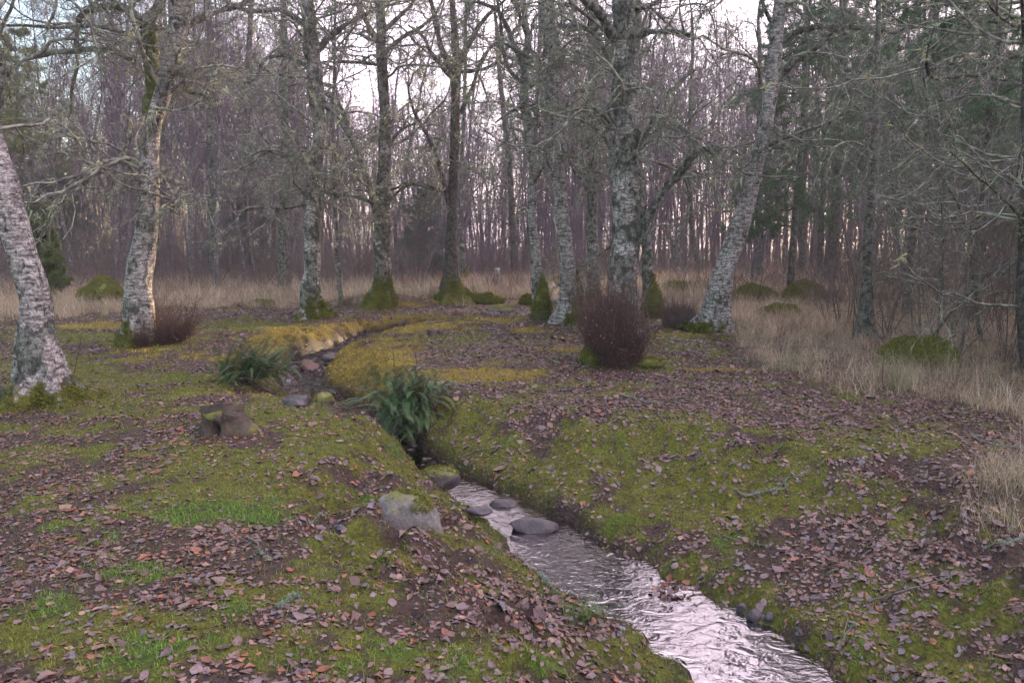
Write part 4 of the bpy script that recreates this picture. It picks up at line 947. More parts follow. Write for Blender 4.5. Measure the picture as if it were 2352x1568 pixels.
parts = []
DRY = np.array([[.54, .43, .29], [.44, .35, .22], [.64, .53, .38], [.28, .2, .14], [.23, .25, .15], [.42, .28, .19]])
for ylo, yhi, dens, m, sc, sd in ((4.5, 9, 40, 26, .9, 111), (9, 14, 30, 26, 1.0, 112), (14, 22, 30, 24, 1.3, 113), (22, 34, 16, 18, 1.7, 114)):
    rg, x, y = scatter_ground(ylo, yhi, dens, sd, .8, 2); z = H(x, y); k = masks(x, y, z)
    cl = n2(x, y, 1.0, 3, 121); p = k['dry'] * np.clip(.75 + 1.3 * cl, .08, 1)
    keep = rg.random(len(x)) < p; x, y, cl = x[keep], y[keep], cl[keep]; n = len(x) * m
    sz = np.repeat(rg.uniform(.6, 1.25, len(x)), m) * sc; X = np.repeat(x, m) + rg.normal(size=n) * .07 * sz; Y = np.repeat(y, m) + rg.normal(size=n) * .07 * sz
    tuftc = np.repeat(rg.integers(0, len(DRY), len(x)), m); ch = rg.random(n) < .35; tuftc[ch] = rg.integers(0, len(DRY), ch.sum())
    wind = np.repeat(rg.uniform(0, 6.28, len(x)), m)
    parts.append(blades(rg, np.stack([X, Y, H(X, Y) - .01], 1), wind + rg.normal(size=n) * 1.3, rg.uniform(.0, 1.0, n), rg.uniform(.16, .50, n) * sz, rg.uniform(.0025, .0045, n) * sc ** 2, DRY[tuftc] * rg.uniform(.65, 1.2, n)[:, None], rg.uniform(.5, 2.9, n), 4))
V, Q, T, A = merge(parts); tag(obj('dry_grass', mesh('dry_grass', V, Q, None, GRASSM, A)), 'pale tussocky dead grass at the back and right of the clearing', 'dry grass', kind='stuff')

# rust coloured bracken in the wood at the right back
parts = []; rg = np.random.default_rng(131)
n0 = 420; y = rg.uniform(24, 38, n0); px = np.where(rg.random(n0) < .8, rg.uniform(1480, 2120, n0), rg.uniform(900, 1480, n0)); x = (px - 1176) / FP * y
keep = np.array([lanefree(a, b) or rg.random() < .2 for a, b in zip(x, y)]) ; x, y = x[keep], y[keep]; m = 16; n = len(x) * m
X = np.repeat(x, m) + rg.normal(size=n) * .12; Y = np.repeat(y, m) + rg.normal(size=n) * .12
BR = np.array([[.25, .10, .06], [.2, .09, .065], [.30, .16, .10], [.16, .09, .07]])
parts.append(blades(rg, np.stack([X, Y, H(X, Y)], 1), rg.uniform(0, 6.28, n), rg.uniform(0, 1.0, n), rg.uniform(.35, .9, n), rg.uniform(.012, .05, n), BR[rg.integers(0, 4, n)] * rg.uniform(.6, 1.2, n)[:, None], rg.uniform(.5, 2.2, n), 4))
V, Q, T, A = merge(parts); tag(obj('bracken', mesh('bracken', V, Q, None, GRASSM, A)), 'rust red dead bracken in the wood at the right back', 'bracken', kind='stuff')
#@@PART4
# ------------------------------------------------------------------ things on the ground
def rock_mat(name, c1, c2, mossy=True, rough=.8):
    m, N, L, b = newmat(name); v = vmap(N, L, (1, 1, 1)); n = noise(N, L, 6, 6, v, .65); f = noise(N, L, 60, 5, v, .7)
    c = ramp(N, L, n.outputs['Fac'], [(.35, c1), (.62, c2)]).outputs[0]
    c = mixc(N, L, .6, c, ramp(N, L, f.outputs['Fac'], [(.35, (.35, .33, .33)), (.62, (1, 1, 1))]).outputs[0], 'MULTIPLY')
    if mossy:
        ma = attr(N, 'moss'); mn = noise(N, L, 9, 5, v, .7)
        mf = ramp(N, L, math_(N, L, 'ADD', ma.outputs['Fac'], math_(N, L, 'MULTIPLY', mn.outputs['Fac'], .8)), [(.72, (0, 0, 0)), (.85, (1, 1, 1))]).outputs[0]
        c = mixc(N, L, mf, c, ramp(N, L, f.outputs['Fac'], [(.3, (.06, .07, .012)), (.7, (.2, .2, .035))]).outputs[0])
    L.new(c, b.inputs['Base Color']); b.inputs['Roughness'].default_value = rough
    bump(N, L, b, math_(N, L, 'ADD', n.outputs['Fac'], math_(N, L, 'MULTIPLY', f.outputs['Fac'], .5)), .7, .02); return m
PALE = rock_mat('pale_rock', (.10, .088, .082), (.25, .225, .21)); WETR = rock_mat('wet_rock', (.05, .042, .045), (.10, .08, .085), True, .35)
REDR = rock_mat('red_stone', (.16, .075, .06), (.22, .12, .10), False, .5); PEAT = rock_mat('peat', (.03, .022, .018), (.065, .048, .035))
MOUNDM = rock_mat('moss_mound', (.035, .04, .01), (.09, .09, .02)); CUTW = rock_mat('weathered_wood', (.055, .043, .036), (.14, .115, .10)); ROTW = rock_mat('rotten_wood', (.025, .017, .012), (.11, .076, .056))

import bmesh
def ico(sub):
    bm = bmesh.new(); bmesh.ops.create_icosphere(bm, subdivisions=sub, radius=1); bm.verts.ensure_lookup_table()
    V = np.array([v.co[:] for v in bm.verts]); F = np.array([[v.index for v in f.verts] for f in bm.faces]); bm.free(); return V, F
ICO5, ICO4, ICO3 = ico(5), ico(4), ico(3)

def rock(px, py, wpx, hpx, mat, label, seed, deep=.7, cuts=5, sink=.25, moss=0., name='boulder', cat='rock', rz=0., zoff=0., topside=1., rough=.12, group=None, fuzz=0, kit=None, pk=1.0):
    p = G(px, py); t = np.linalg.norm(p - EYE) ; w = wpx / FP * t / 2; h = hpx / FP * t
    rg = np.random.default_rng(seed); V, F = kit or ICO4; V = V.copy()
    for _ in range(cuts):
        n = unit(rg.normal(size=3) + [0, 0, .3]); d = rg.uniform(.55, .85); s = V @ n; V -= np.clip(s - d, 0, None)[:, None] * n * .92
    V *= (1 + rough * fbm(V * 1.7 + seed * 3, 4) * 1.6)[:, None]
    if pk != 1.0: V[:, :2] *= (1.15 - (1 - pk) * 1.1 * np.clip((V[:, 2] + .75) / 1.75, 0, 1))[:, None]
    if name == 'moss_hummock': V *= (1 + .5 * fbm(V * 1.4 + seed, 3))[:, None]
    V = V * np.array([w, w * deep, h * (1 + sink) / 1.7]); V[:, 2] += h * (1 - .62 * (1 + sink)) + zoff
    r = root(name, p + np.array([0, w * deep * .4, 0]), label, cat, group, rz)
    N_ = V / (np.linalg.norm(V, axis=1)[:, None] + 1e-9)
    mo = np.clip(moss * (sstep(.1, .9, V[:, 2] / max(h, .01)) * .6 + .25), 0, 1)
    me = mesh('rock', V, None, F, mat, {'moss': mo}, True)
    bpy.data.objects.remove(r)
    o = obj(name, me, None, p + np.array([0, w * deep * .4, 0])); o.rotation_euler = (0, 0, rz); tag(o, label, cat, group)
    if fuzz:
        nm = name.startswith('moss'); up = (V[:, 2] > h * (.05 if nm else .45)); ft = F[up[F].all(1)]; ar = np.linalg.norm(np.cross(V[ft[:, 1]] - V[ft[:, 0]], V[ft[:, 2]] - V[ft[:, 0]]), axis=1); fi = ft[rg.choice(len(ft), fuzz, p=ar / ar.sum())]; bw = rg.dirichlet((1, 1, 1), fuzz); C = (V[fi] * bw[..., None]).sum(1) + rg.normal(size=(fuzz, 3)) * (.02 if nm else .008); C = C[perlin(C * 5 + seed) > (-.6 if nm else .0)]
        Vv, T, c = tufts(rg, C, .028 if nm else .02, 6, np.array([[.16, .17, .02], [.09, .12, .015], [.21, .19, .03]]), -.3, .16); obj('moss', mesh('moss', Vv, None, T, MOSSF, {'col': c}), o)
    return o
rock(925, 1218, 190, 98, PALE, 'pale rounded boulder with a moss cap, half buried by the stream', 41, .8, 5, .6, .5, fuzz=1300, kit=ICO5, rz=-.5, rough=.1, zoff=-.05)
rock(1222, 1240, 118, 30, WETR, 'flat topped wet dark rock alone in midstream', 8, .45, 7, .3, 0, zoff=.065, rz=.1, rough=.08)
rock(1158, 1180, 66, 16, WETR, 'low wet rock just upstream of the flat topped midstream rock', 9, .6, 4, .4, 0, zoff=.06)
rock(1100, 1192, 60, 14, WETR, 'low leaf strewn lump at the left water edge opposite the flat topped rock', 19, .6, 4, .4, .1, zoff=.05)
rock(1010, 1112, 95, 40, WETR, 'dark mossy rock in the right bank where the open water begins', 10, .6, 5, .3, .6, fuzz=300)
rock(682, 932, 66, 30, WETR, 'dark rounded rock in the muddy stream bed beside the left fern', 11, .7, 6, .3, .35, rough=.2)
rock(744, 930, 46, 30, WETR, 'small moss topped rock in the stream bed right of the dark rounded one', 12, .7, 3, .3, 1.0, fuzz=300)
rock(710, 848, 44, 26, REDR, 'reddish block shaped stone in the upper stream bed', 13, .8, 6, .2, 0, rough=.04)
rock(756, 826, 40, 14, WETR, 'dark flat stone below the golden far bank', 14, .6, 5, .2, 0)
rock(1150, 716, 60, 17, PALE, 'pale mossy rock lying in leaves before the dark oak roots', 15, .8, 5, .3, .8, fuzz=200, kit=ICO3)
rock(1277, 696, 32, 11, PALE, 'small bare grey rock between the moss cone birch and the slab birch', 16, .8, 5, .3, 0, kit=ICO3)
for k, (px, py, w, h, lb) in enumerate([(1735, 1420, 34, 20, 'largest of the three wet cobbles at the right water edge'), (1768, 1424, 24, 18, 'rightmost of the three wet cobbles at the water edge'), (1706, 1402, 26, 16, 'leftmost of the three wet cobbles at the water edge')]):
    rock(px, py, w, h, WETR, lb, 60 + k, .8, 2, .3, 0, name='cobble', cat='stone', kit=ICO3, group='wet cobbles at the right water edge')
rg = np.random.default_rng(600)                                              # gravel and mud clods of the upper bed
parts = []
for k in range(420):
    j = rg.integers(0, len(cp)); 
    if cp[j][1] < 7.0: continue
    q = cp[j] + nn_[j] * rg.uniform(-1.2, 1.2) * chw[j]; V, F = ICO3 if False else ico(1); s = rg.uniform(.012, .05)
    V = V * (1 + .3 * rg.normal(size=(len(V), 1)) * .5) * s * np.array([1.2, 1, .6]); z = H(q[:1], q[1:2])[0]
    parts.append((V + np.array([q[0], q[1], z + s * .2]), None, F, {'moss': np.zeros(len(V))}))
V, Q, T, A = merge(parts); tag(obj('stream_gravel', mesh('stream_gravel', V, None, T, WETR, A, True)), 'dark wet pebbles and clods in the upper stream bed', 'gravel', kind='stuff')

# moss covered hummocks
for k, (px, py, w, h, lb, tone) in enumerate([
        (232, 700, 86, 58, 'round bright green moss hummock in the dry grass beside the forked birch', 0), (1563, 672, 95, 22, 'low green moss hummock behind the heather, left of the leaning birch', 0), (1630, 676, 60, 20, 'small green hummock touching the leaning birch behind', 0),
        (1735, 690, 110, 32, 'broad yellow green hummock right of the leaning birch', 1), (1800, 730, 100, 28, 'brownish hummock in front of the broad yellow green one', 2), (1850, 700, 100, 46, 'mossy hummock with a stick on it beneath the dark root brush', 1),
        (2125, 845, 160, 58, 'large moss mound under the saplings of the right thicket', 1), (2080, 665, 150, 26, 'long dark mossy bank at the back of the right thicket', 2), (1215, 700, 44, 22, 'small moss cushion lit from the right, left of the moss cone birch', 1),
        (1118, 698, 80, 20, 'elongated moss cushion right of the dark oak roots', 1), (1065, 692, 70, 24, 'moss cushion against the right root of the dark oak', 1), (935, 672, 40, 14, 'tiny moss hummock between the root mound birch and the oak', 2),
        (1290, 655, 60, 22, 'green hummock seen between the moss cone birch and the slab birch', 0), (2010, 700, 70, 22, 'low dark hummock right of the bare conifer trunk', 2), (600, 702, 60, 12, 'flat moss cushion between the straight grey trunk and the tussocks', 0)]):
    rock(px, py, w, h, MOUNDM, lb, 80 + k, .75, 0, .8, 1.0 if tone < 2 else .5, name='moss_hummock', cat='moss hummock', rough=.2, fuzz=int(4500 + 40 * w), kit=ICO3, group=None)

# the moss cone and foot mosses on the trunks already come with the trees; the cone leaning on the slender birch:
rock(1246, 732, 52, 108, MOUNDM, 'tall cone of dark green moss leaning on the slender birch foot', 120, .8, 0, .1, 1.0, name='moss_cone', cat='moss hummock', rough=.12, fuzz=2500, kit=ICO3, pk=.12)
rock(1503, 730, 52, 82, MOUNDM, 'bright green mossy stub beside the thickest trunk, heather at its right', 121, .8, 0, .1, 1.0, name='moss_stub', cat='moss hummock', rough=.15, fuzz=2200, kit=ICO3, pk=.35)

# twig brushes
def broom(px0, px1, pyb, hpx, n, mat, label, seed, flare=.35, lean=0., name='twig_brush', cat='brush', leafc=None, rad=.0022, sub=3, depth=.45, domed=.35):
    pc = G((px0 + px1) / 2, pyb); t = np.linalg.norm(pc - EYE); W = (px1 - px0) / FP * t; Hh = hpx / FP * t; rg = np.random.default_rng(seed); polys = []
    for k in range(n):
        r_ = math.sqrt(rg.random()); a = rg.uniform(0, 6.28); ux, uy = r_ * math.cos(a), r_ * math.sin(a)
        q = np.array([ux * W * .30, uy * W * depth * .8, 0]); g = pc + q; q[2] = H(g[:1], g[1:2])[0] - pc[2] - .02
        h = Hh * rg.uniform(.45, 1.12) * (1 - domed * r_ ** 2) * (.85 + .95 * float(perlin(np.array([[ux * 2.3 + seed * 1.37, uy * 2.3, .5]]))[0])) * (1.3 if rg.random() < .05 else 1)
        d = unit(np.array([ux * flare + lean, uy * flare, 1]) + rg.normal(size=3) * .12)
        P, Rr = wander(rg, q, d, h, rad * rg.uniform(.8, 1.8), 6, .13, .03, .4); polys.append((P, Rr))
        for _ in range(sub):
            i = rg.integers(1, 6); p2, r2 = wander(rg, P[i], unit(d + rg.normal(size=3) * .6), h * rg.uniform(.15, .4), Rr[i] * .7, 3, .3, .02, .4); polys.append((p2, r2))
    V, Q, _ = tubes(polys, 3); rt = root(name, pc, label, cat)
    obj('twigs', mesh('twigs', V, Q, None, mat), rt)
    if leafc:
        m = leafc; pi = rg.integers(0, len(polys), m); C = np.array([polys[i][0][rg.integers(1, len(polys[i][0]))] for i in pi])
        Vv, T, c = tufts(rg, C, .022, 3, np.array([[.16, .07, .045], [.11, .05, .04], [.2, .1, .06]]), .1, .4); obj('withered_leaves', mesh('withered_leaves', Vv, None, T, LEAFM, {'col': c}), rt)
    return rt
broom(1336, 1492, 832, 150, 2300, REDTWIG, 'dense dark red brown twig brush standing before the thickest birch', 700, .26, leafc=1300, domed=.0)
rock(1358, 838, 44, 40, MOUNDM, 'small moss root at the left foot of the dense red brown brush', 122, .9, 0, .3, 1.0, name='moss_root', cat='moss hummock', fuzz=700, kit=ICO3)
rock(1490, 842, 70, 16, MOUNDM, 'flat moss root at the right foot of the dense red brown brush', 123, .9, 0, .3, 1.0, name='moss_root', cat='moss hummock', fuzz=500, kit=ICO3)
broom(322, 440, 785, 92, 1100, REDTWIG, 'red brown twig brush leaning right from the forked birch foot', 701, .5, .25, leafc=200)
broom(300, 365, 796, 62, 300, REDTWIG, 'thin mossy twig brush in front of the forked birch foot', 702, .3, -.05)
broom(1505, 1610, 745, 66, 1100, HEATHTWIG, 'rounded brown heather bush between the thickest and leaning birches', 703, .55, name='heather_bush', cat='shrub', domed=.6)
broom(1118, 1162, 668, 44, 500, HEATHTWIG, 'brown twiggy bush below the pale post', 704, .4, name='brush_bush', cat='shrub'); broom(1162, 1212, 662, 38, 500, REDTWIG, 'dark purple twig brush left of the moss cone birch', 705, .4, name='brush_bush', cat='shrub')
broom(1875, 1945, 708, 58, 600, REDTWIG, 'dark twig brush around the foot of the mossy based trunk', 706, .4, name='brush_bush', cat='shrub')
broom(1700, 1800, 650, 30, 400, HEATHTWIG, 'low dull green brown bush behind the leaning birch', 707, .5, name='brush_bush', cat='shrub')

# stump with a hollow
def stump():
    p = G(500, 1004); t = np.linalg.norm(p - EYE); w = 86 / FP * t / 2; h = 52 / FP * t
    rg = np.random.default_rng(5); na, nh = 72, 26; V = []; mo = []
    for i in range(nh + 1):
        z = -.12 + (h + .12) * i / nh; fz = max(z, 0) / h
        for j in range(na):
            a = j * 2 * math.pi / na; r = w * (1.0 + .16 * (1 - fz) ** 1.5 * (1 + .9 * math.cos(3 * a + .6)) + .10 * math.cos(2 * a + 1) + .75 * (1 - fz) * max(0, math.cos(a - .1)) ** 3 + (.05 if fz > .93 else 0))
            n_ = float(fbm(np.array([[math.cos(a) * 2.3, math.sin(a) * 2.3, z * 6]]), 3)[0]); r *= 1 + .28 * n_
            da = (a - 4.75 + math.pi) % (2 * math.pi) - math.pi                       # the hollow faces the viewer
            r -= w * .85 * math.exp(-((da + .25) / .30) ** 2 - ((fz - .30) / .30) ** 2)
            V.append((r * math.cos(a), r * .8 * math.sin(a), z + .02 * n_ * fz + fz * fz * (.05 * math.sin(a + .4) - .03 * math.cos(a)) + .03 * fz ** 4 * float(perlin(np.array([[math.cos(a) * 3, math.sin(a) * 3, 7.7]]))[0]))); mo.append(.42 * max(0, math.cos(a - .1)) * (1 - .5 * fz) + (.45 if fz > .8 and a > 3.6 and a < 4.5 else .0))
    Q = [(i * na + j, i * na + (j + 1) % na, (i + 1) * na + (j + 1) % na, (i + 1) * na + j) for i in range(nh) for j in range(na)]
    rt = root('tree_stump', p + np.array([0, w * .8, 0]), 'cut tree stump with a dark hollow in its side and a mossy flank', 'stump')
    def hol(q): i, j = q[0] // na, q[0] % na; a = j * 2 * math.pi / na; da = (a - 4.75 + math.pi) % (2 * math.pi) - math.pi; return ((da + .25) / .36) ** 2 + (((i / nh * 1.25 - .25) - .30) / .38) ** 2 < 1
    Qb = [q for q in Q if not hol(q)]; Qh = [q for q in Q if hol(q)]; AT = {'moss': np.array(mo), 'white': np.full(len(V), .1)}
    obj('body', mesh('body', np.array(V), np.array(Qb), None, ROTW, AT, True), rt); obj('hollow', mesh('hollow', np.array(V), np.array(Qh), None, PEAT, {'moss': np.zeros(len(V))}, True), rt)
    top = np.array(V[-na:]); C = top.mean(0); T2 = []; VV = [top * [1, 1, 1] + [0, 0, .001]]; rings = [.94, .8, .62, .45, .3, .15]
    for r in rings:
        q = C + (top - C) * r; q[:, 2] = C[2] + .006 * fbm(q * 14, 3); dd = np.hypot(q[:, 0] - .02, (q[:, 1] + w * .15) * 1.6); q[:, 2] -= .06 * np.exp(-(dd / (w * .28)) ** 4); VV.append(q)
    n = len(VV); VV = np.concatenate(VV + [C[None] - [0, 0, .03]]); Q = [(i * na + j, i * na + (j + 1) % na, (i + 1) * na + (j + 1) % na, (i + 1) * na + j) for i in range(n - 1) for j in range(na)]
    T = [((n - 1) * na + j, (n - 1) * na + (j + 1) % na, n * na) for j in range(na)]
    obj('cut_top', mesh('cut_top', VV, np.array(Q), np.array(T), CUTW, {'moss': np.zeros(len(VV))}, True), rt)
stump()

# ferns
def frond(rg, p, a, lean0, L_, bend, n=26, wid=.085):
    t = np.linspace(0, 1, n); th = lean0 + bend * t ** 1.3; ds = L_ / n; d = np.array([math.cos(a), math.sin(a), 0]); s = np.array([-math.sin(a), math.cos(a), 0])
    hx = np.cumsum(np.sin(th)) * ds; hz = np.cumsum(np.cos(th)) * ds; C = p + hx[:, None] * d + hz[:, None] * np.array([0, 0, 1]); C += s * (np.sin(t * 2 + rg.uniform(0, 6)) * .03)[:, None]
    T = np.gradient(C, axis=0); T /= np.linalg.norm(T, axis=1)[:, None]; up = np.cross(T, s); pl = wid * np.sin(np.pi * np.clip(t * .93 + .07, 0, 1)) ** .75 * (1 - .35 * t) + .004
    Vs = []
    for sg in (-1, 1):
        tip = C + (s * sg * .93 + T * .35)[:, :] * pl[:, None] - up * (pl * rg.uniform(-.1, .25, n))[:, None]; w = ds * .27
        mid = (C + tip) / 2; Vs.append(np.stack([C - T * w * .6, C + T * w * .6, mid + T * w, tip, mid - T * w * .8], 1))
    V = np.concatenate(Vs).reshape(-1, 3); k = np.arange(2 * n) * 5
    Q = np.stack([k, k + 1, k + 2, k + 4], 1); Tt = np.stack([k + 4, k + 2, k + 3], 1)
    return V, Q, Tt, (C, np.linspace(.003, .001, n))
def fern(px, py, label, seed, n, Lr, dirs, leans, bends, zoff=0., spread=.15, pal=None, ped=None, wid=.05, zr=0.):
    p = G(px, py); rg = np.random.default_rng(seed); rt = root('fern_clump', p, label, 'fern'); ps, st = [], []
    pal = pal if pal is not None else np.array([[.045, .13, .035], [.06, .16, .045], [.03, .09, .03], [.09, .18, .05]])
    for k in range(n):
        a = rg.uniform(*dirs); q = np.array([rg.normal() * spread, rg.normal() * spread * .6, zoff - rg.random() * zr])
        V, Q, T, s = frond(rg, q, a, rg.uniform(*leans), rg.uniform(*Lr), rg.uniform(*bends), 26, wid * rg.uniform(.7, 1.1)); col = pal[rg.integers(0, len(pal))] * rg.uniform(.7, 1.3)
        if rg.random() < .06: col = np.array([.2, .2, .05])
        ps.append((V, Q, T, {'col': np.tile(col, (len(V), 1))})); st.append(s)
    V, Q, T, A = merge(ps); obj('fronds', mesh('fronds', V, Q, T, FERNM, A), rt)
    ds = [wander(rg, np.array([rg.normal() * spread, rg.normal() * spread * .6, zoff * rg.random()]), unit(np.array([rg.normal(), rg.normal(), .2])), .3, .003, 5, .3, -.25) for _ in range(70)]
    V, Q, _ = tubes(st + ds, 3); obj('withered_fronds', mesh('withered_fronds', V, Q, None, HEATHTWIG), rt)
    if ped:
        w, h = ped; V, F = ICO4[0].copy(), ICO4[1]; V *= (1 + .55 * fbm(V * 1.5 + seed, 5) + .25 * fbm(V * 5 + seed, 3))[:, None]; V = V * [w * 1.15, w * 1.3, h * .62] + [.05, .16, h * .38]
        obj('root_mass', mesh('root_mass', V, None, F, PEAT, {'moss': .35 * sstep(0, h, V[:, 2])}, True), rt)
    return rt
PI = math.pi
fern(572, 878, 'dark green fern clump on the left bank, fronds falling toward the stream', 801, 210, (.3, .72), (-PI * .75, PI * .3), (.1, 1.0), (.5, 1.7), .05, .17)
fern(940, 1000, 'large fern clump hanging over the right bank from a dark root mass', 802, 190, (.16, .38), (-PI * .95, .25), (.0, 1.2), (.8, 2.4), .62, .17, ped=(.17, .55), zr=.4)
f_ = fern(942, 1000, 'curtain of trailing fern fronds hanging below the large right bank clump', 803, 150, (.2, .42), (-PI * .9, -PI * .1), (.9, 1.9), (.9, 1.7), .50, .17, zr=.42)
fern(1000, 900, 'few fern fronds lying out to the right of the large clump', 804, 12, (.2, .42), (-.9, .6), (.9, 1.4), (.2, .9), .03, .08)
fern(740, 912, 'small pale fern among stones at the bend of the stream', 805, 26, (.15, .34), (-PI, .4), (.5, 1.4), (.4, 1.4), .10, .13, np.array([[.08, .13, .07], [.11, .15, .10]]), wid=.06)
fern(785, 945, 'green fern spray lying on the stream bed edge left of the large clump', 806, 14, (.15, .34), (-.9, .9), (.8, 1.4), (.2, .9), .04, .05, np.array([[.07, .17, .06], [.09, .19, .08]]))

# grass tufts that stand out
def tuft(px, py, label, seed, n, Lr, pal, spread, w=(.002, .0035), lean=(.0, .8), bend=(.1, 1.3), name='grass_tuft'):
    p = G(px, py); rg = np.random.default_rng(seed); B = rg.normal(size=(n, 3)) * [spread, spread * .8, 0]; B[:, 2] = H(B[:, 0] + p[0], B[:, 1] + p[1]) - p[2] - .005
    pal = np.array(pal); V, Q, T, A = blades(rg, B, rg.uniform(0, 6.28, n), rg.uniform(*lean, n), rg.uniform(*Lr, n), rg.uniform(*w, n), pal[rg.integers(0, len(pal), n)] * rg.uniform(.7, 1.2, n)[:, None], rg.uniform(*bend, n), 5)
    o = obj(name, mesh(name, V, Q, None, GRASSM, A), None, p); return tag(o, label, 'grass tuft')
BG = [[.09, .22, .035], [.12, .25, .05], [.07, .17, .03]]; PL = [[.40, .32, .22], [.30, .24, .15], [.22, .23, .12], [.46, .38, .27]]
tuft(1346, 1422, 'fresh green grass tuft at the left water edge near the bottom', 901, 150, (.05, .15), BG, .05)
tuft(905, 1042, 'green grass tuft at the dark foot of the hanging ferns', 902, 120, (.06, .14), BG, .05)
tuft(2062, 892, 'tall rush tuft at the front of the dry grass', 903, 260, (.22, .48), PL + [[.14, .2, .08]] * 3, .09)
tuft(2335, 1130, 'dry grass tuft cut by the right edge of the frame', 904, 420, (.15, .42), PL, .16)
tuft(2310, 1210, 'sparse dry grass tuft below the one cut by the right edge', 905, 160, (.1, .3), PL, .12)
tuft(1800, 850, 'green grey rush tuft in the dry grass left of the bare conifer', 906, 240, (.2, .42), PL + [[.16, .2, .1]] * 3, .14)
tuft(240, 905, 'withered grass tuft at the right root of the leaning left birch', 907, 140, (.1, .22), [[.28, .24, .12], [.2, .19, .06]], .08)
tuft(690, 925, 'straw coloured tuft where the left bank turns, above the fern', 908, 110, (.1, .2), [[.36, .28, .14], [.3, .2, .08]], .07)
tuft(1440, 842, 'green and straw grass tuft under the dense red brown brush', 909, 260, (.1, .26), [[.1, .2, .04], [.3, .26, .16], [.25, .2, .1]], .16)
tuft(1720, 700, 'pale tussock behind the leaning birch', 910, 240, (.2, .45), PL, .2)

for k, (px, py, lb) in enumerate([(2050, 862, 'straw tuft growing against the left end of the large moss mound'), (2120, 872, 'straw tuft in front of the large moss mound'), (2195, 868, 'straw tuft at the right end of the large moss mound'),
        (1770, 716, 'straw tuft in front of the broad yellow green hummock'), (1560, 690, 'straw tuft before the low green hummock left of the leaning birch'), (210, 715, 'straw tuft at the left foot of the round bright green hummock'), (262, 716, 'straw tuft at the right foot of the round bright green hummock'),
        (1860, 718, 'straw tuft under the hummock with the stick')]): tuft(px, py, lb, 920 + k, 200, (.18, .45), PL, .16)
# fallen sticks
def stick(pts, wpx, label, seed, lich=.4, mat=THICKTWIG, name='fallen_branch', twigs=4, lift=.012, cat='branch'):
    W = []; 
    for k, (px, py) in enumerate(pts): q = G(px, py); W.append(q + [0, 0, lift + .004 * (k % 2)])
    W = np.array(W); o_ = W[0].copy(); t = np.linalg.norm(o_ - EYE); r = wpx * .68 / FP * t / 2
    Q_, rr = resample(W - o_, np.linspace(r, r * .35, len(W)), .025); rg = np.random.default_rng(seed); Q_ = Q_ + rg.normal(size=Q_.shape) * [r * .3, r * .3, r * .15]
    polys = [(Q_, rr)]
    for _ in range(twigs):
        i = rg.integers(1, len(Q_) - 1); polys.append(wander(rg, Q_[i], unit(unit(Q_[i] - Q_[i - 1]) + rg.normal(size=3) * [.9, .9, .35]), rg.uniform(.08, .25), rr[i] * .6, 5, .25, .0, .4))
    V, F, _ = tubes(polys, 6); o = obj(name, mesh(name, V, F, None, mat or TWIG), None, o_); tag(o, label, cat)
    if lich:
        C = Q_[rg.integers(0, len(Q_), int(60 * lich))]; V, T, c = tufts(rg, C, .018, 9, np.array([[.30, .35, .29], [.22, .27, .21]]), 0, .14); obj('lichen_clumps', mesh('lichen_clumps', V, None, T, LICHEN, {'col': c}), o)
    return o
stick([(1690, 1128), (1712, 1142), (1740, 1136), (1775, 1128), (1803, 1124), (1806, 1104), (1828, 1096), (1856, 1086)], 7, 'crooked lichen covered branch on the broad moss patch at right', 1, 1.2)
stick([(1430, 910), (1452, 916), (1472, 924), (1505, 928)], 8, 'short pale lichen stick on the leaf litter in the middle', 2, 1.0, twigs=2)
stick([(1060, 1052), (1090, 1040), (1120, 1032), (1160, 1028)], 5, 'thin brown twig on the right bank beyond the ferns', 3, .1)
stick([(1925, 1500), (1932, 1480), (1945, 1455), (1962, 1438)], 7, 'pale stick poking from leaves at the lower right water edge', 4, .3, twigs=1)
stick([(1995, 1385), (2060, 1366), (2130, 1345), (2210, 1318)], 6, 'long thin twig crossing the leaves at lower right', 5, .1, twigs=3)
stick([(2265, 1262), (2290, 1254), (2315, 1252), (2350, 1240)], 6, 'lichen stick near the right edge below the grass tuft', 6, .9, twigs=1)
stick([(2230, 1000), (2260, 1018), (2290, 1026), (2350, 1030)], 8, 'lichen crusted branch above the grass tuft at the right edge', 7, 1.2)
stick([(1238, 1320), (1258, 1342), (1276, 1362)], 6, 'lichen twig on the left bank above the water', 8, 1.5, twigs=2)
stick([(1250, 806), (1280, 797), (1320, 798), (1350, 808)], 7, 'dead grey branch lying left of the dense red brown brush', 9, .5, twigs=14)
stick([(1262, 826), (1290, 838), (1320, 842), (1352, 826)], 6, 'second dead branch in front of the one left of the brush', 10, .5, twigs=10)
stick([(980, 744), (1050, 736), (1110, 738), (1150, 746)], 7, 'long grey branch lying along the golden far bank', 11, .4)
stick([(1680, 824), (1740, 832), (1800, 842), (1850, 846)], 6, 'grey branch lying in the leaves right of the brush', 12, .3)
stick([(1770, 706), (1800, 698), (1830, 692), (1858, 690)], 6, 'pale bare stick resting on the mossy hummocks', 13, .6)
stick([(712, 1210), (726, 1195), (742, 1178)], 5, 'short pale twig upright in the grass left of the boulder', 14, .2, twigs=0)
stick([(565, 1235), (590, 1252), (600, 1275), (620, 1290)], 5, 'thin forked twig in the green grass at left', 15, .2, twigs=2)
stick([(1660, 1232), (1690, 1244), (1730, 1252), (1770, 1258)], 4, 'thin pale twig on the right bank above the water', 16, .1, twigs=1)
stick([(640, 1400), (660, 1385), (688, 1368)], 6, 'short lichen flecked stick among leaves at lower left', 17, .6, twigs=0)
stick([(2030, 1118), (2060, 1110), (2110, 1094), (2180, 1080)], 4, 'faint twig at the edge of the small right moss patch', 18, .1, twigs=1)
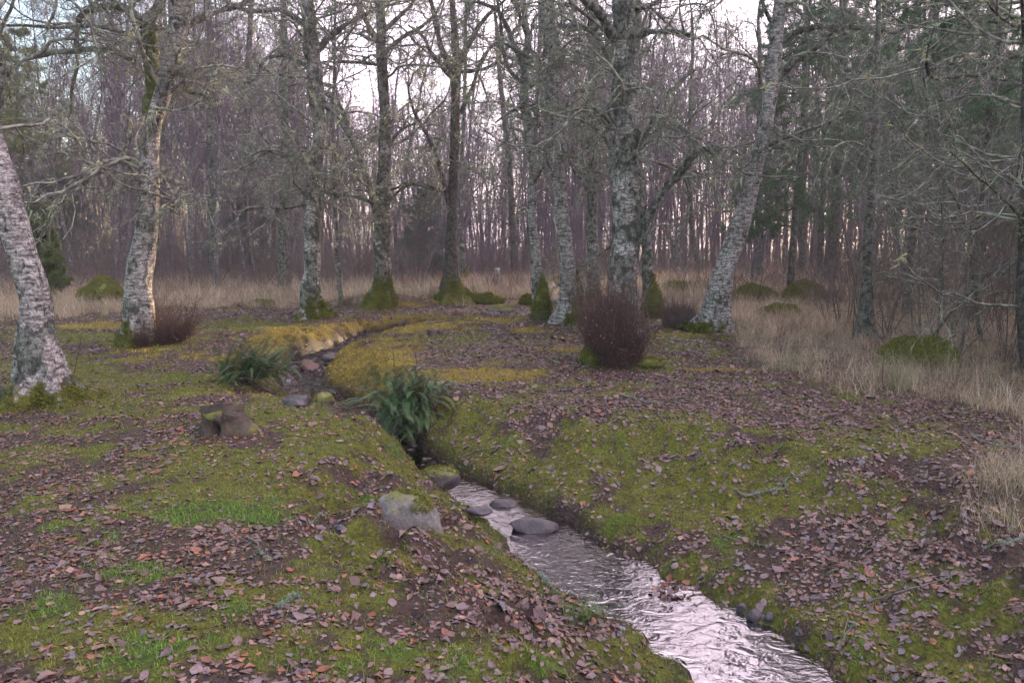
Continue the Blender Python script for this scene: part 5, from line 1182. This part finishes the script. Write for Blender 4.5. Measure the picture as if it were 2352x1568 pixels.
def upright(px, py, hpx, label, seed, n=1):
    p = G(px, py); t = np.linalg.norm(p - EYE); h = hpx / FP * t; rg = np.random.default_rng(seed)
    o_ = spray(rg, np.array([0, 0, -.02]), unit(np.array([rg.normal() * .12, 0, 1])), h, .006, [(8, .08, .03, 6, .4, .5, .35), (4, .2, .0, 0, 0, 0, 0)])
    V, Q, _ = tubes([(a, b) for a, b, l in o_], 4); return tag(obj('seedling', mesh('seedling', V, Q, None, REDTWIG), None, p), label, 'sapling')
upright(170, 868, 130, 'thin leafless seedling between the leaning left birch and the forked birch', 1); upright(436, 800, 70, 'short bare seedling right of the leaning twig brush', 2)
upright(905, 850, 70, 'dead flower stalk above the hanging ferns', 3); upright(960, 845, 60, 'second dead stalk above the hanging ferns, farther right', 4); upright(2030, 900, 90, 'bare seedling at the front edge of the dry grass left of the rush tuft', 5)

# pale post and cut log far back
def small_post():
    p = G(1142, 650); t = np.linalg.norm(p - EYE); rt = root('marker_post', p, 'short post with a pale bluish white sleeve on top, far back', 'post')
    h = 34 / FP * t; V, Q, _ = tubes([(np.array([[0, 0, -.2], [0, 0, h * .65]]), np.array([.035, .035]))], 10); obj('stake', mesh('stake', V, Q, None, DARKBARK, {'moss': np.zeros(len(V)), 'white': np.zeros(len(V))}), rt)
    m, N, L, b = newmat('pale_plastic'); b.inputs['Base Color'].default_value = (.5, .58, .66, 1)
    w = 11 / FP * t / 2; V, Q, _ = tubes([(np.array([[0, 0, h * .6], [0, 0, h * .6 + .002], [0, 0, h * .98], [0, 0, h], [0, 0, h * 1.001]]), np.array([w * .8, w, w, w * .9, .001]))], 12); obj('sleeve', mesh('sleeve', V, Q, None, m), rt)
small_post()
def log_end():
    p = G(512, 650); t = np.linalg.norm(p - EYE); rt = root('cut_log', p + np.array([0, 0, .02]), 'short log with a pale pinkish round cut face and moss behind', 'log'); w = 18 / FP * t / 2
    V, Q, _ = tubes([(np.array([[0, 0, w], [.1, .5, w * 1.3], [.15, .9, w * 1.2]]), np.array([w, w * 1.05, w * .9]))], 16); obj('body', mesh('body', V, Q, None, BIRCH_OLD, {'moss': np.full(len(V), .6), 'white': np.zeros(len(V))}, True), rt)
    m, N, L, b = newmat('fresh_cut'); n = noise(N, L, 14, 4, vmap(N, L, (1, 1, 1))); L.new(ramp(N, L, n.outputs['Fac'], [(.4, (.42, .30, .27)), (.6, (.55, .44, .40))]).outputs[0], b.inputs['Base Color'])
    a = np.arange(16) * PI / 8; C = np.stack([np.cos(a) * w, np.full(16, -.004) + .0 * a, w + np.sin(a) * w], 1); V = np.concatenate([C, [[0, -.02, w]]]); T = [(16, k, (k + 1) % 16) for k in range(16)]
    obj('cut_face', mesh('cut_face', V, None, T, m, None, True), rt)
log_end()
rock(528, 648, 16, 46, MOUNDM, 'upright mossy snag beside the pale cut log', 130, .8, 0, .1, 1.0, name='moss_snag', cat='moss hummock', fuzz=500, kit=ICO3, pk=.4)

# leaf dam in the water
q = G(1540, 1392); rg = np.random.default_rng(9); n = 60; V, _, T, A = leaf_mesh(rg, q[0] + rg.normal(size=n) * .06, q[1] + rg.normal(size=n) * .05, rg.uniform(.03, .05, n), rg.uniform(.05, .12, n), np.full(n, .5), 3)
V[:, :] -= q; o = obj('leaf_clump', mesh('leaf_clump', V, None, T, LEAFM, A), None, q); tag(o, 'small clump of wet leaves caught in midstream near the bottom', 'leaf clump')

# thin evening air between the trunks
m = bpy.data.materials.new('haze'); m.use_nodes = True; N, L = m.node_tree.nodes, m.node_tree.links; N.remove(N['Principled BSDF'])
pv = N.new('ShaderNodeVolumePrincipled'); pv.inputs['Color'].default_value = (.93, .86, .93, 1); pv.inputs['Density'].default_value = .0013; pv.inputs['Anisotropy'].default_value = .3
L.new(pv.outputs[0], N['Material Output'].inputs['Volume'])
x0, x1, y0, y1, z0, z1 = -225, 225, -35, 265, -2.0, 22.0
V = [(x, y, z) for z in (z0, z1) for y in (y0, y1) for x in (x0, x1)]; Q = [(0, 2, 3, 1), (4, 5, 7, 6), (0, 1, 5, 4), (2, 6, 7, 3), (0, 4, 6, 2), (1, 3, 7, 5)]
tag(obj('haze', mesh('haze', V, Q, None, m)), kind='stuff')
scene.cycles.volume_bounces = 0
